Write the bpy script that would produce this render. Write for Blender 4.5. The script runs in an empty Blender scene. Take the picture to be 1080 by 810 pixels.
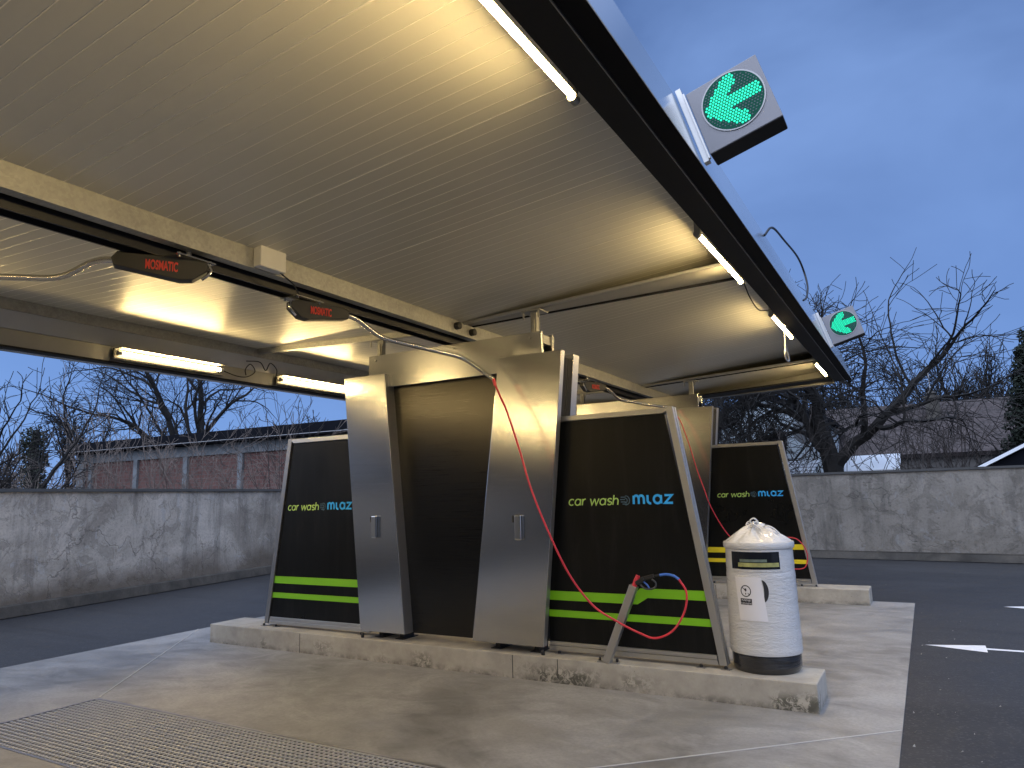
import bpy, math, random
from mathutils import Vector, Matrix
PI = math.pi
rad = math.radians
scene = bpy.context.scene
col = scene.collection

# ------------------------------------------------------------------ helpers
class MB:
    """collects geometry (world coordinates) and links it as one mesh object"""
    def __init__(s): s.v = []; s.f = []; s.m = []
    def add(s, vs, fs, mi=0):
        b = len(s.v); s.v += [tuple(v) for v in vs]
        s.f += [tuple(b + i for i in f) for f in fs]; s.m += [mi] * len(fs)
        return s
    def box(s, x0, y0, z0, x1, y1, z1, mi=0):
        x0, x1 = sorted((x0, x1)); y0, y1 = sorted((y0, y1)); z0, z1 = sorted((z0, z1))
        vs = [(x, y, z) for z in (z0, z1) for y in (y0, y1) for x in (x0, x1)]
        return s.add(vs, [(0, 2, 3, 1), (4, 5, 7, 6), (0, 1, 5, 4), (2, 6, 7, 3), (0, 4, 6, 2), (1, 3, 7, 5)], mi)
    def prism(s, poly, ext, mi=0):
        """poly: 3D points of a planar outline, ext: extrusion vector"""
        n = len(poly); e = Vector(ext); P = [Vector(p) for p in poly]
        nr = Vector((0, 0, 0))
        for i in range(n): nr += P[i].cross(P[(i + 1) % n])
        if nr.dot(e) > 0: P.reverse()
        Q = [p + e for p in P]
        fs = [tuple(range(n)), tuple(range(2 * n - 1, n - 1, -1))]
        for i in range(n):
            j = (i + 1) % n; fs.append((j, i, n + i, n + j))
        return s.add(P + Q, fs, mi)
    def bar(s, a, b, w, h, up=(0, 0, 1), mi=0):
        a = Vector(a); b = Vector(b); d = (b - a).normalized(); u = Vector(up)
        r = d.cross(u).normalized(); u = r.cross(d).normalized()
        poly = [a + r * (w / 2 * i) + u * (h / 2 * k) for i, k in ((-1, -1), (1, -1), (1, 1), (-1, 1))]
        return s.prism(poly, b - a, mi)
    def tube(s, pts, r, n=8, mi=0, caps=True):
        P = [Vector(p) for p in pts]; R = r if isinstance(r, (list, tuple)) else [r] * len(P)
        vs = []; prev = None
        for i, p in enumerate(P):
            if i == 0: t = P[1] - P[0]
            elif i == len(P) - 1: t = P[-1] - P[-2]
            else: t = (P[i + 1] - P[i]).normalized() + (P[i] - P[i - 1]).normalized()
            if t.length < 1e-9: t = Vector((0, 0, 1))
            t.normalize()
            if prev is None:
                a = Vector((0, 0, 1)) if abs(t.z) < .9 else Vector((1, 0, 0))
                u = t.cross(a).normalized()
            else:
                u = (prev - t * prev.dot(t))
                u = u.normalized() if u.length > 1e-6 else t.orthogonal().normalized()
            prev = u; w = t.cross(u)
            for k in range(n):
                an = 2 * PI * k / n; vs.append(p + (u * math.cos(an) + w * math.sin(an)) * R[i])
        fs = []
        for i in range(len(P) - 1):
            for k in range(n):
                k2 = (k + 1) % n; fs.append((i * n + k, i * n + k2, (i + 1) * n + k2, (i + 1) * n + k))
        if caps:
            fs.append(tuple(range(n - 1, -1, -1))); fs.append(tuple(range((len(P) - 1) * n, len(P) * n)))
        return s.add(vs, fs, mi)
    def lathe(s, c, prof, n=48, mi=0, cap=True):
        vs = []
        for (r, z) in prof:
            for k in range(n):
                a = 2 * PI * k / n; vs.append((c[0] + r * math.cos(a), c[1] + r * math.sin(a), c[2] + z))
        fs = []
        for i in range(len(prof) - 1):
            for k in range(n):
                k2 = (k + 1) % n; fs.append((i * n + k, i * n + k2, (i + 1) * n + k2, (i + 1) * n + k))
        if cap:
            fs.append(tuple(range(n - 1, -1, -1))); fs.append(tuple(range((len(prof) - 1) * n, len(prof) * n)))
        return s.add(vs, fs, mi)
    def ribbon(s, pts, w, t, ax, ay, an, org, mi=0):
        """flat stroke: 2D points mapped by org + x*ax + y*ay, thickness t along an"""
        n = len(pts); vs = []
        for i, p in enumerate(pts):
            a = pts[max(i - 1, 0)]; b = pts[min(i + 1, n - 1)]
            if 0 < i < n - 1:
                d1 = Vector((p[0] - a[0], p[1] - a[1])).normalized(); d2 = Vector((b[0] - p[0], b[1] - p[1])).normalized()
                tt = (d1 + d2); tt = tt.normalized() if tt.length > .1 else d2
                k = 1 / max(.45, tt.dot(d2))
            else:
                tt = Vector((b[0] - a[0], b[1] - a[1])).normalized(); k = 1
            nx, ny = -tt.y * w / 2 * k, tt.x * w / 2 * k
            for sx in (1, -1):
                q = org + ax * (p[0] + nx * sx) + ay * (p[1] + ny * sx)
                vs += [q, q + an * t]
        fs = []
        for i in range(n - 1):
            a, b = 4 * i, 4 * i + 4
            fs += [(a + 1, a + 3, b + 3, b + 1), (a, b, b + 2, a + 2), (a, a + 1, b + 1, b), (a + 2, b + 2, b + 3, a + 3)]
        e = 4 * (n - 1)
        fs += [(0, 2, 3, 1), (e, e + 1, e + 3, e + 2)]
        return s.add(vs, fs, mi)
    def build(s, name, mats, parent=None, smooth=False, bevel=0, seg=2, angle=40):
        me = bpy.data.meshes.new(name)
        o = bpy.data.objects.new(name, me); col.objects.link(o)
        L = Vector((0, 0, 0))
        if parent is not None:
            o.parent = parent
            q = parent
            while q is not None: L = L + q.location; q = q.parent
        me.from_pydata([(v[0] - L.x, v[1] - L.y, v[2] - L.z) for v in s.v], [], s.f)
        if not isinstance(mats, (list, tuple)): mats = [mats]
        for m in mats: me.materials.append(m)
        if len(mats) > 1: me.polygons.foreach_set('material_index', s.m)
        if smooth:
            me.polygons.foreach_set('use_smooth', [True] * len(me.polygons))
            if angle: me.set_sharp_from_angle(angle=rad(angle))
        me.update()
        if bevel:
            b = o.modifiers.new('bevel', 'BEVEL'); b.width = bevel; b.segments = seg; b.limit_method = 'ANGLE'; b.angle_limit = rad(35)
        return o

def tag(o, label=None, cat=None, group=None, kind=None):
    if label: o['label'] = label
    if cat: o['category'] = cat
    if group: o['group'] = group
    if kind: o['kind'] = kind
    return o
def thing(name, loc, label, cat, group=None):
    o = bpy.data.objects.new(name, None); col.objects.link(o); o.location = loc
    o.empty_display_size = .2
    return tag(o, label, cat, group)
def V(*a): return Vector(a)
def smooth_path(pts, n=6):
    P = [Vector(p) for p in pts]; P = [P[0] * 2 - P[1]] + P + [P[-1] * 2 - P[-2]]; out = []
    for i in range(1, len(P) - 2):
        for k in range(n):
            t = k / n; a, b, c, d = P[i - 1], P[i], P[i + 1], P[i + 2]
            out.append(.5 * ((2 * b) + (c - a) * t + (2 * a - 5 * b + 4 * c - d) * t * t + (3 * b - a - 3 * c + d) * t ** 3))
    out.append(P[-2]); return out

# ------------------------------------------------------------------ materials
class NT:
    def __init__(s, name):
        s.m = bpy.data.materials.new(name); s.m.use_nodes = True; s.t = s.m.node_tree; s.N = s.t.nodes; s.L = s.t.links
        s.b = s.N['Principled BSDF']; s.pos = None
    def n(s, t, **k):
        o = s.N.new(t)
        for a, b in k.items(): setattr(o, a, b)
        return o
    def l(s, a, b): s.L.new(a, b)
    def P(s, scale=(1, 1, 1)):
        if s.pos is None: s.pos = s.n('ShaderNodeNewGeometry').outputs['Position']
        mp = s.n('ShaderNodeMapping'); mp.inputs['Scale'].default_value = scale; s.l(s.pos, mp.inputs['Vector']); return mp.outputs[0]
    def noise(s, scale, detail=4, rough=.55, sc=(1, 1, 1), dist=0):
        o = s.n('ShaderNodeTexNoise'); o.inputs['Scale'].default_value = scale; o.inputs['Detail'].default_value = detail
        o.inputs['Roughness'].default_value = rough; o.inputs['Distortion'].default_value = dist
        s.l(s.P(sc), o.inputs['Vector']); return o.outputs['Fac']
    def ramp(s, fac, stops):
        o = s.n('ShaderNodeValToRGB'); e = o.color_ramp.elements
        while len(e) < len(stops): e.new(.5)
        for i, (p, c) in enumerate(stops):
            e[i].position = p; e[i].color = (c, c, c, 1) if isinstance(c, (int, float)) else (*c, 1)
        s.l(fac, o.inputs[0]); return o.outputs[0]
    def mix(s, fac, a, b, mode='MIX'):
        o = s.n('ShaderNodeMix', data_type='RGBA', blend_type=mode)
        for sock, val in ((o.inputs[0], fac), (o.inputs[6], a), (o.inputs[7], b)):
            if isinstance(val, bpy.types.NodeSocket): s.l(val, sock)
            elif isinstance(val, (int, float)): sock.default_value = val
            else: sock.default_value = (*val, 1)
        return o.outputs[2]
    def math(s, op, a, b=0, c=0):
        o = s.n('ShaderNodeMath', operation=op)
        for sock, val in zip(o.inputs, (a, b, c)):
            if isinstance(val, bpy.types.NodeSocket): s.l(val, sock)
            else: sock.default_value = val
        return o.outputs[0]
    def sep(s):
        o = s.n('ShaderNodeSeparateXYZ')
        if s.pos is None: s.pos = s.n('ShaderNodeNewGeometry').outputs['Position']
        s.l(s.pos, o.inputs[0]); return o.outputs
    def set(s, **k):
        for a, v in k.items():
            i = s.b.inputs[a.replace('_', ' ')]
            if isinstance(v, bpy.types.NodeSocket): s.l(v, i)
            elif isinstance(v, (int, float)): i.default_value = v
            else: i.default_value = (*v, 1) if len(v) == 3 and i.type == 'RGBA' else v
        return s
    def bump(s, h, st=.3, d=.01):
        o = s.n('ShaderNodeBump'); o.inputs['Strength'].default_value = st; o.inputs['Distance'].default_value = d
        s.l(h, o.inputs['Height']); s.l(o.outputs[0], s.b.inputs['Normal']); return o.outputs[0]

def simple(name, c, rough=.5, metal=0, spec=.5, var=.12, nscale=9):
    n = NT(name); f = n.noise(nscale, 4)
    a = tuple(x * (1 - var) for x in c); b = tuple(min(1, x * (1 + var)) for x in c)
    n.set(Base_Color=n.mix(f, a, b), Roughness=rough, Metallic=metal, Specular_IOR_Level=spec); return n.m
def emitter(name, c, st):
    n = NT(name); n.set(Base_Color=(.8, .8, .8), Emission_Color=c, Emission_Strength=st, Roughness=.4); return n.m

def mat_steel(name, tangent, base=(.50, .50, .495), rough=.17, aniso=.75, streak=(1, 1, 1)):
    n = NT(name)
    st = n.noise(1.0, 3, .6, streak)
    st2 = n.noise(.9, 3, .5)
    rr = n.math('MULTIPLY_ADD', st, .10, rough - .05)
    rr = n.math('MULTIPLY_ADD', st2, .06, rr)
    n.set(Base_Color=n.mix(st, tuple(x * .86 for x in base), tuple(x * 1.1 for x in base)), Metallic=1, Roughness=rr, Anisotropic=aniso)
    t = n.n('ShaderNodeCombineXYZ')
    for i in range(3): t.inputs[i].default_value = tangent[i]
    n.l(t.outputs[0], n.b.inputs['Tangent'])
    n.bump(n.math('ADD', st, n.math('MULTIPLY', n.noise(1.3, 1), 2)), .07, .0020)
    return n.m
M = {}
M['steel_h'] = mat_steel('brushed_steel_horizontal', (1, 0, 0), streak=(2, 2, 420))
M['steel_v'] = mat_steel('brushed_steel_vertical', (0, 0, 1), streak=(420, 420, 2))
M['steel_side'] = mat_steel('brushed_steel_side', (0, 1, 0), streak=(2, 2, 420))
M['dark_steel'] = mat_steel('dark_coated_steel', (1, 0, 0), base=(.05, .047, .042), rough=.26, streak=(2, 2, 300))
M['chrome'] = simple('polished_steel', (.6, .6, .58), .16, 1)
M['tube'] = simple('satin_tube_steel', (.5, .49, .46), .27, 1)
M['alu'] = simple('anodised_aluminium', (.50, .50, .49), .38, .9, var=.06)
M['alu_dark'] = simple('dark_aluminium', (.32, .32, .32), .42, .9, var=.1)
M['black'] = simple('black_board', (.006, .0065, .0065), .38, 0, .16, var=.2, nscale=2)
def mat_board():
    n = NT('black_board'); d = n.ramp(n.noise(2.0, 6, .7, (5, 5, .5), .4), [(.5, 0), (.75, 1)]); q = n.noise(1.2, 4, .6)
    n.set(Base_Color=n.mix(n.math('MULTIPLY', d, .6), (.0055, .006, .006), (.018, .018, .018)), Roughness=n.math('MULTIPLY_ADD', q, .35, .16), Specular_IOR_Level=.22); return n.m
M['black'] = mat_board()
M['rubber'] = simple('black_rubber', (.012, .012, .013), .55)
M['fascia_black'] = simple('black_soffit_sheet', (.010, .010, .011), .6, 0, .25)
M['green'] = simple('green_vinyl', (.20, .52, .012), .45, var=.04)
M['yellow'] = simple('yellow_vinyl', (.80, .66, .02), .45, var=.04)
M['txt_green'] = simple('pale_green_vinyl', (.46, .70, .17), .5, var=.04)
M['txt_blue'] = simple('blue_vinyl', (.03, .42, .95), .5, var=.04)
M['txt_grey'] = simple('slate_vinyl', (.06, .12, .17), .5, var=.04)
M['red_hose'] = simple('red_hose_rubber', (.62, .035, .055), .42, var=.08)
M['blue_hose'] = simple('blue_hose_sleeve', (.05, .16, .55), .45)
M['red_print'] = simple('red_print', (.50, .03, .02), .6, var=.25, nscale=60)
M['white_plastic'] = simple('white_plastic', (.62, .61, .57), .45)
M['paper'] = simple('white_paper', (.72, .71, .72), .6, var=.03)
M['ink'] = simple('black_ink', (.015, .015, .018), .6)
M['white_paint'] = simple('white_road_paint', (.72, .73, .75), .6, var=.12, nscale=14)
M['tube_glow'] = emitter('lit_led_tube', (1, .72, .31), 225)
M['led_green'] = emitter('green_led', (.0, .72, .40), 1.7); M['led_green'].node_tree.nodes['Principled BSDF'].inputs['Base Color'].default_value = (.005, .05, .03, 1)
M['led_off'] = simple('unlit_led', (.07, .10, .11), .4)
M['lens'] = simple('signal_lens', (.004, .02, .018), .4, 0, .1)
for k_, v_ in (('Emission Color', (.0, .30, .20, 1)), ('Emission Strength', .16)): M['lens'].node_tree.nodes['Principled BSDF'].inputs[k_].default_value = v_  # faint green glow put in for LED light scattered across the lens
M['dish'] = simple('grey_dish', (.10, .11, .12), .6)

# ceiling: pale coated sandwich panels with fine ribs running in x
def mat_ceiling():
    n = NT('ribbed_sandwich_panel')
    y = n.sep()[1]
    f = n.math('FRACT', n.math('MULTIPLY', y, 10.0))
    g = n.math('ABSOLUTE', n.math('SUBTRACT', f, .5))          # 0 at the rib
    rib = n.ramp(g, [(0, 1), (.045, 0), (1, 0)])
    f1 = n.math('FRACT', n.math('ADD', n.math('MULTIPLY', y, 1.0), .55))
    j = n.ramp(n.math('ABSOLUTE', n.math('SUBTRACT', f1, .5)), [(0, 1), (.008, 0), (1, 0)])
    h = n.math('ADD', rib, j)
    
    dirt = n.noise(1.3, 5, .6)
    n.set(Base_Color=n.mix(h, n.mix(dirt, (.55, .54, .48), (.64, .62, .55)), (1.0, .97, .88)), Roughness=.41, Metallic=.35, Anisotropic=.8)  # rib and joint lines painted near white for the glint they catch
    t = n.n('ShaderNodeCombineXYZ'); t.inputs[0].default_value = 1; n.l(t.outputs[0], n.b.inputs['Tangent'])
    n.bump(n.math('ADD', h, n.math('MULTIPLY', n.noise(1.0, 1), .25)), .8, .005)
    return n.m
M['ceiling'] = mat_ceiling(); M['ceiling_dull'] = simple('dull_plain_sheet', (.36, .35, .31), .55, .3, var=.06)
def mat_galv():
    n = NT('galvanised_steel')
    v = n.n('ShaderNodeTexVoronoi'); v.inputs['Scale'].default_value = 55; n.l(n.P((1, 1, 1)), v.inputs['Vector'])
    s = n.n('ShaderNodeSeparateColor'); n.l(v.outputs['Color'], s.inputs[0])
    f = n.math('MULTIPLY_ADD', s.outputs[0], .22, n.math('MULTIPLY', n.noise(6, 6, .7, (1, 1, 1), 1), .9))
    n.set(Base_Color=n.mix(f, (.20, .20, .185), (.50, .49, .45)), Metallic=.45, Roughness=.5); return n.m
M['galv'] = mat_galv()
def mat_fascia():
    n = NT('glossy_pale_fascia'); n.set(Base_Color=n.mix(n.noise(1.1, 3), (.50, .55, .58), (.58, .62, .66)), Metallic=.7, Roughness=.14); return n.m
M['fascia'] = mat_fascia()

def mat_concrete(name, a, b, stain=.35, rough=.75, broom=True):
    n = NT(name)
    f = n.noise(1.1, 7, .62, (1, 1, 1), .6)
    fine = n.noise(38, 5, .7)
    c = n.mix(n.ramp(f, [(.3, 0), (.68, 1)]), a, b)
    st = n.ramp(n.noise(.60, 8, .66, (1, 1.5, 1), 1.0), [(.44, 0), (.68, 1)])
    c = n.mix(n.math('MULTIPLY', st, stain), c, tuple(x * .42 for x in a))
    sw = n.noise(1.9, 6, .62, (1, 1.3, 1), 1.8)
    c = n.mix(n.math('MULTIPLY', n.ramp(sw, [(.42, 0), (.62, 1)]), .35), c, tuple(min(1, x * 1.22) for x in b))
    c = n.mix(n.math('MULTIPLY', n.ramp(fine, [(.35, 1), (.6, 0)]), .3), c, tuple(x * .6 for x in a))
    wet = n.ramp(n.noise(.55, 5, .6, (1, 1.4, 1), .8), [(.52, 0), (.60, 1)])
    c = n.mix(n.math('MULTIPLY', wet, .30), c, tuple(x * .45 for x in a))
    n.set(Base_Color=c, Roughness=n.math('SUBTRACT', n.math('MULTIPLY_ADD', f, .25, rough - .15), n.math('MULTIPLY', wet, .16)))
    n.bump(n.math('ADD', n.math('MULTIPLY', fine, .35), sw), .25, .008)
    return n.m
M['slab'] = mat_concrete('slab_concrete', (.20, .197, .19), (.335, .33, .318), .75, .66)
def mat_kerb():
    n = NT('cast_kerb_concrete')
    p = n.sep()
    f = n.noise(3.0, 7, .65); pit = n.noise(30, 4, .7)
    c = n.mix(n.ramp(f, [(.3, 0), (.7, 1)]), (.28, .26, .22), (.48, .45, .385))
    # moss and dirt creeping up the foot of the kerb in ragged patches
    hz = n.math('SUBTRACT', .16, p[2])
    m = n.math('MULTIPLY', n.ramp(n.noise(1.5, 3, .55), [(.49, 0), (.59, 1)]), n.ramp(n.noise(19, 7, .78, (1, 1, 1), .8), [(.45, 0), (.53, 1)]))
    m = n.math('MULTIPLY', m, n.ramp(hz, [(.0, 0), (.09, 1)]))
    c = n.mix(n.math('MULTIPLY', m, .85), c, (.045, .045, .03))
    low = n.math('MULTIPLY', n.ramp(hz, [(.10, 0), (.16, 1)]), n.ramp(n.noise(9, 5, .7), [(.4, 0), (.6, 1)]))
    c = n.mix(n.math('MULTIPLY', low, .7), c, (.05, .048, .04))
    hole = n.ramp(pit, [(.30, 1), (.36, 0)])
    c = n.mix(n.math('MULTIPLY', hole, .6), c, (.09, .085, .07))
    n.set(Base_Color=c, Roughness=.85)
    n.bump(n.math('SUBTRACT', n.math('MULTIPLY', pit, .6), hole), .45, .006)
    return n.m
M['kerb'] = mat_kerb()
def mat_asphalt():
    n = NT('asphalt')
    g = n.n('ShaderNodeTexVoronoi'); g.inputs['Scale'].default_value = 75; n.l(n.P(), g.inputs['Vector'])
    s = n.n('ShaderNodeSeparateColor'); n.l(g.outputs['Color'], s.inputs[0])
    big = n.noise(.35, 6, .6, (1, 2.2, 1), .8)
    c = n.mix(big, (.016, .017, .0195), (.033, .034, .037))
    pt = n.ramp(n.noise(.16, 3, .5, (1, 1, 1), .5), [(.50, 0), (.515, 1)])
    c = n.mix(n.math('MULTIPLY', pt, .3), c, (.045, .046, .05))
    tr = n.ramp(n.noise(1.0, 3, .6, (.16, 2.6, 1)), [(.55, 0), (.75, 1)])
    c = n.mix(n.math('MULTIPLY', tr, .5), c, (.012, .012, .013))
    c = n.mix(n.ramp(s.outputs[0], [(.84, 0), (.93, .5)]), c, (.085, .085, .085))
    c = n.mix(n.ramp(n.noise(9, 4, .7), [(.62, 0), (.70, .5)]), c, (.065, .065, .065))
    n.set(Base_Color=c, Roughness=n.math('MULTIPLY_ADD', big, .35, .42), Specular_IOR_Level=.32)
    n.bump(n.math('ADD', s.outputs[1], n.noise(40, 3, .7)), .35, .006)
    return n.m
M['asphalt'] = mat_asphalt()
def mat_plaster(name, grime_z, dim=1.0):
    n = NT(name); p = n.sep()
    f = n.noise(.5, 9, .66, (1, 1, 1.5), .7)
    c = n.mix(n.ramp(f, [(.36, 0), (.62, 1)]), (.33, .305, .265), (.60, .565, .505))
    peel = n.ramp(n.noise(2.3, 6, .72, (1, 1, 1), 1.4), [(.53, 0), (.56, 1)])
    c = n.mix(n.math('MULTIPLY', peel, .32), c, (.17, .155, .13))
    white = n.ramp(n.noise(3.1, 7, .75, (1, 1, .7), .9), [(.58, 0), (.62, 1)])
    c = n.mix(n.math('MULTIPLY', white, .55), c, (.52, .53, .53))
    drip = n.ramp(n.noise(2.2, 5, .7, (1, 1, .12)), [(.52, 0), (.66, 1)])
    c = n.mix(n.math('MULTIPLY', drip, .45), c, (.09, .088, .08))
    # damp, brown band low down with an uneven top edge
    lo = n.math('SUBTRACT', n.math('MULTIPLY_ADD', n.noise(.55, 5, .65), 1.5, grime_z - .35), p[2])
    c = n.mix(n.math('MULTIPLY', n.ramp(lo, [(.0, 0), (.45, 1)]), .80), c, (.115, .092, .068))
    sp = n.ramp(n.noise(26, 5, .75), [(.42, 1), (.5, 0)])
    c = n.mix(n.math('MULTIPLY', sp, .22), c, (.10, .095, .085))
    cr = n.n('ShaderNodeTexVoronoi', feature='DISTANCE_TO_EDGE'); cr.inputs['Scale'].default_value = .55
    mx = n.n('ShaderNodeVectorMath', operation='ADD'); nz = n.n('ShaderNodeTexNoise'); nz.inputs['Scale'].default_value = 3; nz.inputs['Detail'].default_value = 5
    n.l(n.P(), nz.inputs['Vector']); n.l(n.P(), mx.inputs[0]); n.l(nz.outputs['Color'], mx.inputs[1]); n.l(mx.outputs[0], cr.inputs['Vector'])
    crack = n.math('MULTIPLY', n.ramp(cr.outputs['Distance'], [(0, 1), (.012, 0)]), n.ramp(n.noise(.7, 2), [(.53, 0), (.60, 1)]))
    c = n.mix(n.math('MULTIPLY', crack, .45), c, (.06, .055, .05))
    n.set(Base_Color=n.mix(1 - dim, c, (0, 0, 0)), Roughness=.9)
    n.bump(n.math('SUBTRACT', n.math('ADD', f, n.math('MULTIPLY', peel, -.5)), n.math('MULTIPLY', crack, .8)), .5, .02)
    return n.m
M['plaster'] = mat_plaster('weathered_plaster', .25)
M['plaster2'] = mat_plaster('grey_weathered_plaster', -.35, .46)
M['coping'] = mat_concrete('dark_coping', (.016, .016, .015), (.04, .04, .038), .4, .9)
M['plinth'] = mat_concrete('mossy_plinth', (.035, .033, .028), (.11, .10, .085), .8, .9)
def mat_brick():
    n = NT('red_brick')
    mp = n.n('ShaderNodeCombineXYZ'); p = n.sep()
    u = n.math('ADD', n.math('MULTIPLY', p[0], .96), n.math('MULTIPLY', p[1], .28))
    n.l(u, mp.inputs[0]); n.l(p[2], mp.inputs[1])
    b = n.n('ShaderNodeTexBrick'); b.inputs['Scale'].default_value = 1; b.inputs['Brick Width'].default_value = .30; b.inputs['Row Height'].default_value = .15
    b.inputs['Mortar Size'].default_value = .014
    b.inputs['Color1'].default_value = (.095, .036, .030, 1); b.inputs['Color2'].default_value = (.14, .06, .05, 1); b.inputs['Mortar'].default_value = (.12, .10, .09, 1)
    n.l(mp.outputs[0], b.inputs['Vector'])
    n.set(Base_Color=n.mix(n.math('MULTIPLY', n.noise(.9, 5, .7), .5), b.outputs['Color'], (.12, .08, .07)), Roughness=.9)
    return n.m
M['brick'] = mat_brick()
M['frame_conc'] = mat_concrete('pale_concrete_frame', (.12, .135, .145), (.22, .24, .255), .3, .9)
M['dark_roof'] = simple('dark_roof_felt', (.006, .007, .010), .9, 0, .08, var=.3, nscale=2)
def mat_tiles():
    n = NT('old_roof_tiles'); p = n.sep()
    r = n.math('FRACT', n.math('MULTIPLY', p[2], 7.5))
    cx = n.math('FRACT', n.math('MULTIPLY', p[0], 5.5))
    h = n.math('ADD', r, n.math('MULTIPLY', n.math('ABSOLUTE', n.math('SUBTRACT', cx, .5)), .6))
    c = n.mix(n.ramp(n.noise(3.2, 7, .8), [(.36, 0), (.64, 1)]), (.014, .011, .011), (.075, .06, .058))
    c = n.mix(n.ramp(r, [(0, .8), (.22, 0)]), c, (.022, .02, .02))
    c = n.mix(n.math('MULTIPLY', n.ramp(n.noise(11, 2), [(.5, 0), (.62, 1)]), .35), c, (.11, .10, .10))
    n.set(Base_Color=c, Roughness=.9); n.bump(h, .8, .03); return n.m
M['tiles'] = mat_tiles()
M['house_grey'] = simple('pale_house_render', (.40, .47, .52), .9, var=.15, nscale=1)
M['house_dim'] = simple('dim_house_wall', (.10, .095, .09), .9, var=.3, nscale=1.4)
M['snow'] = simple('pale_metal_roof', (.75, .80, .85), .5, var=.05)
M['window'] = simple('dark_window_glass', (.012, .014, .018), .08)
M['bark'] = simple('dark_bark', (.011, .010, .009), .9, var=.4, nscale=14)
M['bark_light'] = simple('pale_twig_bark', (.16, .13, .11), .9, var=.35, nscale=9)
M['bark_mid'] = simple('brown_twig_bark', (.035, .029, .026), .9, var=.35, nscale=9)
M['needle'] = simple('dark_conifer_needles', (.012, .020, .012), .9, var=.5, nscale=5)
M['ivy'] = simple('dark_ivy_leaves', (.016, .022, .012), .8, var=.5, nscale=5)
M['card'] = simple('printed_cardboard', (.34, .34, .12), .7, var=.6, nscale=24)
def mat_film():
    n = NT('stretch_film_over_plastic'); 
    w = n.noise(3.5, 5, .6, (1.2, 1.2, 6), 1.6); q = n.noise(9, 5, .65, (1, 1, 3.5), 2.0)
    n.set(Base_Color=n.mix(q, (.52, .52, .51), (.68, .68, .67)), Roughness=n.math('MULTIPLY_ADD', w, .3, .16), Coat_Weight=.7, Coat_Roughness=.08)
    n.bump(n.math('ADD', w, n.math('MULTIPLY', q, 1.6)), .38, .014); return n.m
M['film'] = mat_film()
def mat_filmdark():
    n = NT('stretch_film_over_black'); w = n.noise(3.5, 5, .6, (1.2, 1.2, 14), 1.5)
    n.set(Base_Color=(.012, .012, .013), Roughness=.2, Coat_Weight=.8, Coat_Roughness=.07); n.bump(w, .6, .010); return n.m
M['filmdark'] = mat_filmdark()
M['grate'] = simple('galvanised_grate', (.46, .46, .455), .5, .3)
M['pit'] = simple('dark_pit', (.010, .010, .010), .9)

# ------------------------------------------------------------------ camera
CAMZ = 1.55
def R_cam(y, p, r):
    cy, sy, cp, sp = math.cos(y), math.sin(y), math.cos(p), math.sin(p)
    f = V(-sy * cp, cy * cp, sp); r0 = V(cy, sy, 0); u0 = r0.cross(f)
    c, s_ = math.cos(r), math.sin(r)
    return c * r0 + s_ * u0, -s_ * r0 + c * u0, f
rt, up, fw = R_cam(rad(29.70609), rad(8.95712), rad(-1.45609))
cd = bpy.data.cameras.new('camera'); cam = bpy.data.objects.new('camera', cd); col.objects.link(cam)
cd.sensor_width = 36; cd.lens = 751.842 / 1080 * 36; cd.clip_start = .05; cd.clip_end = 2000
cam.matrix_world = Matrix(((rt.x, up.x, -fw.x, 0), (rt.y, up.y, -fw.y, 0), (rt.z, up.z, -fw.z, CAMZ), (0, 0, 0, 1)))
scene.camera = cam

# ------------------------------------------------------------------ ground
g = MB().add([(-400, -400, -.012), (400, -400, -.012), (400, 400, -.012), (-400, 400, -.012)], [(0, 1, 2, 3)])
tag(g.build('asphalt_ground', M['asphalt']), kind='structure')
GX0, GX1, GY0, GY1 = -6.06, -2.20, 2.64, 3.64
s = MB()
for (a, b, c, d) in ((-8.11, -7, GX0, 11.27), (GX1, -7, -.29, 11.27), (GX0, -7, GX1, GY0), (GX0, GY1, GX1, 11.27)):
    s.box(a, b, -.10, c, d, 0)
tag(s.build('concrete_slab', M['slab']), kind='structure')
j = MB()
for a, b in (((-8.11, 6.10), (-6.08, 3.66)), ((-2.18, 3.66), (-.295, 5.45)), ((-7.3, 2.65), (-6.10, 2.66))):
    j.bar((*a, .0025), (*b, .0025), .012, .003)
tag(j.build('slab_joint', simple('pale_joint_line', (.42, .42, .41), .8)), kind='structure')

# drain grate
dg = thing('drain_grate', (-4.13, 3.14, 0), 'galvanised mesh grating set flush in the concrete floor of the near wash bay', 'drain grate')
pit = MB()
pit.box(GX0 + .002, GY0 + .002, -.35, GX1 - .002, GY1 - .002, -.30)
pit.build('pit', M['pit'], dg)
fr = MB()
for a in ((GX0, GY0, GX1, GY0 + .022), (GX0, GY1 - .022, GX1, GY1), (GX0, GY0 + .022, GX0 + .022, GY1 - .022), (GX1 - .022, GY0 + .022, GX1, GY1 - .022)):
    fr.box(a[0] + .001, a[1] + .001, -.04, a[2] - .001, a[3] - .001, .003)
fr.build('edge_frame', M['alu_dark'], dg)
bars = MB(); y = GY0 + .045; 
while y < GY1 - .03:
    bars.box(GX0 + .022, y - .0055, -.007, GX1 - .022, y + .0055, .001); y += .042
x = GX0 + .045
while x < GX1 - .03:
    bars.box(x - .003, GY0 + .022, -.007, x + .003, GY1 - .022, -.001); x += .040
bars.build('bar_mesh', M['grate'], dg)

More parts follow.
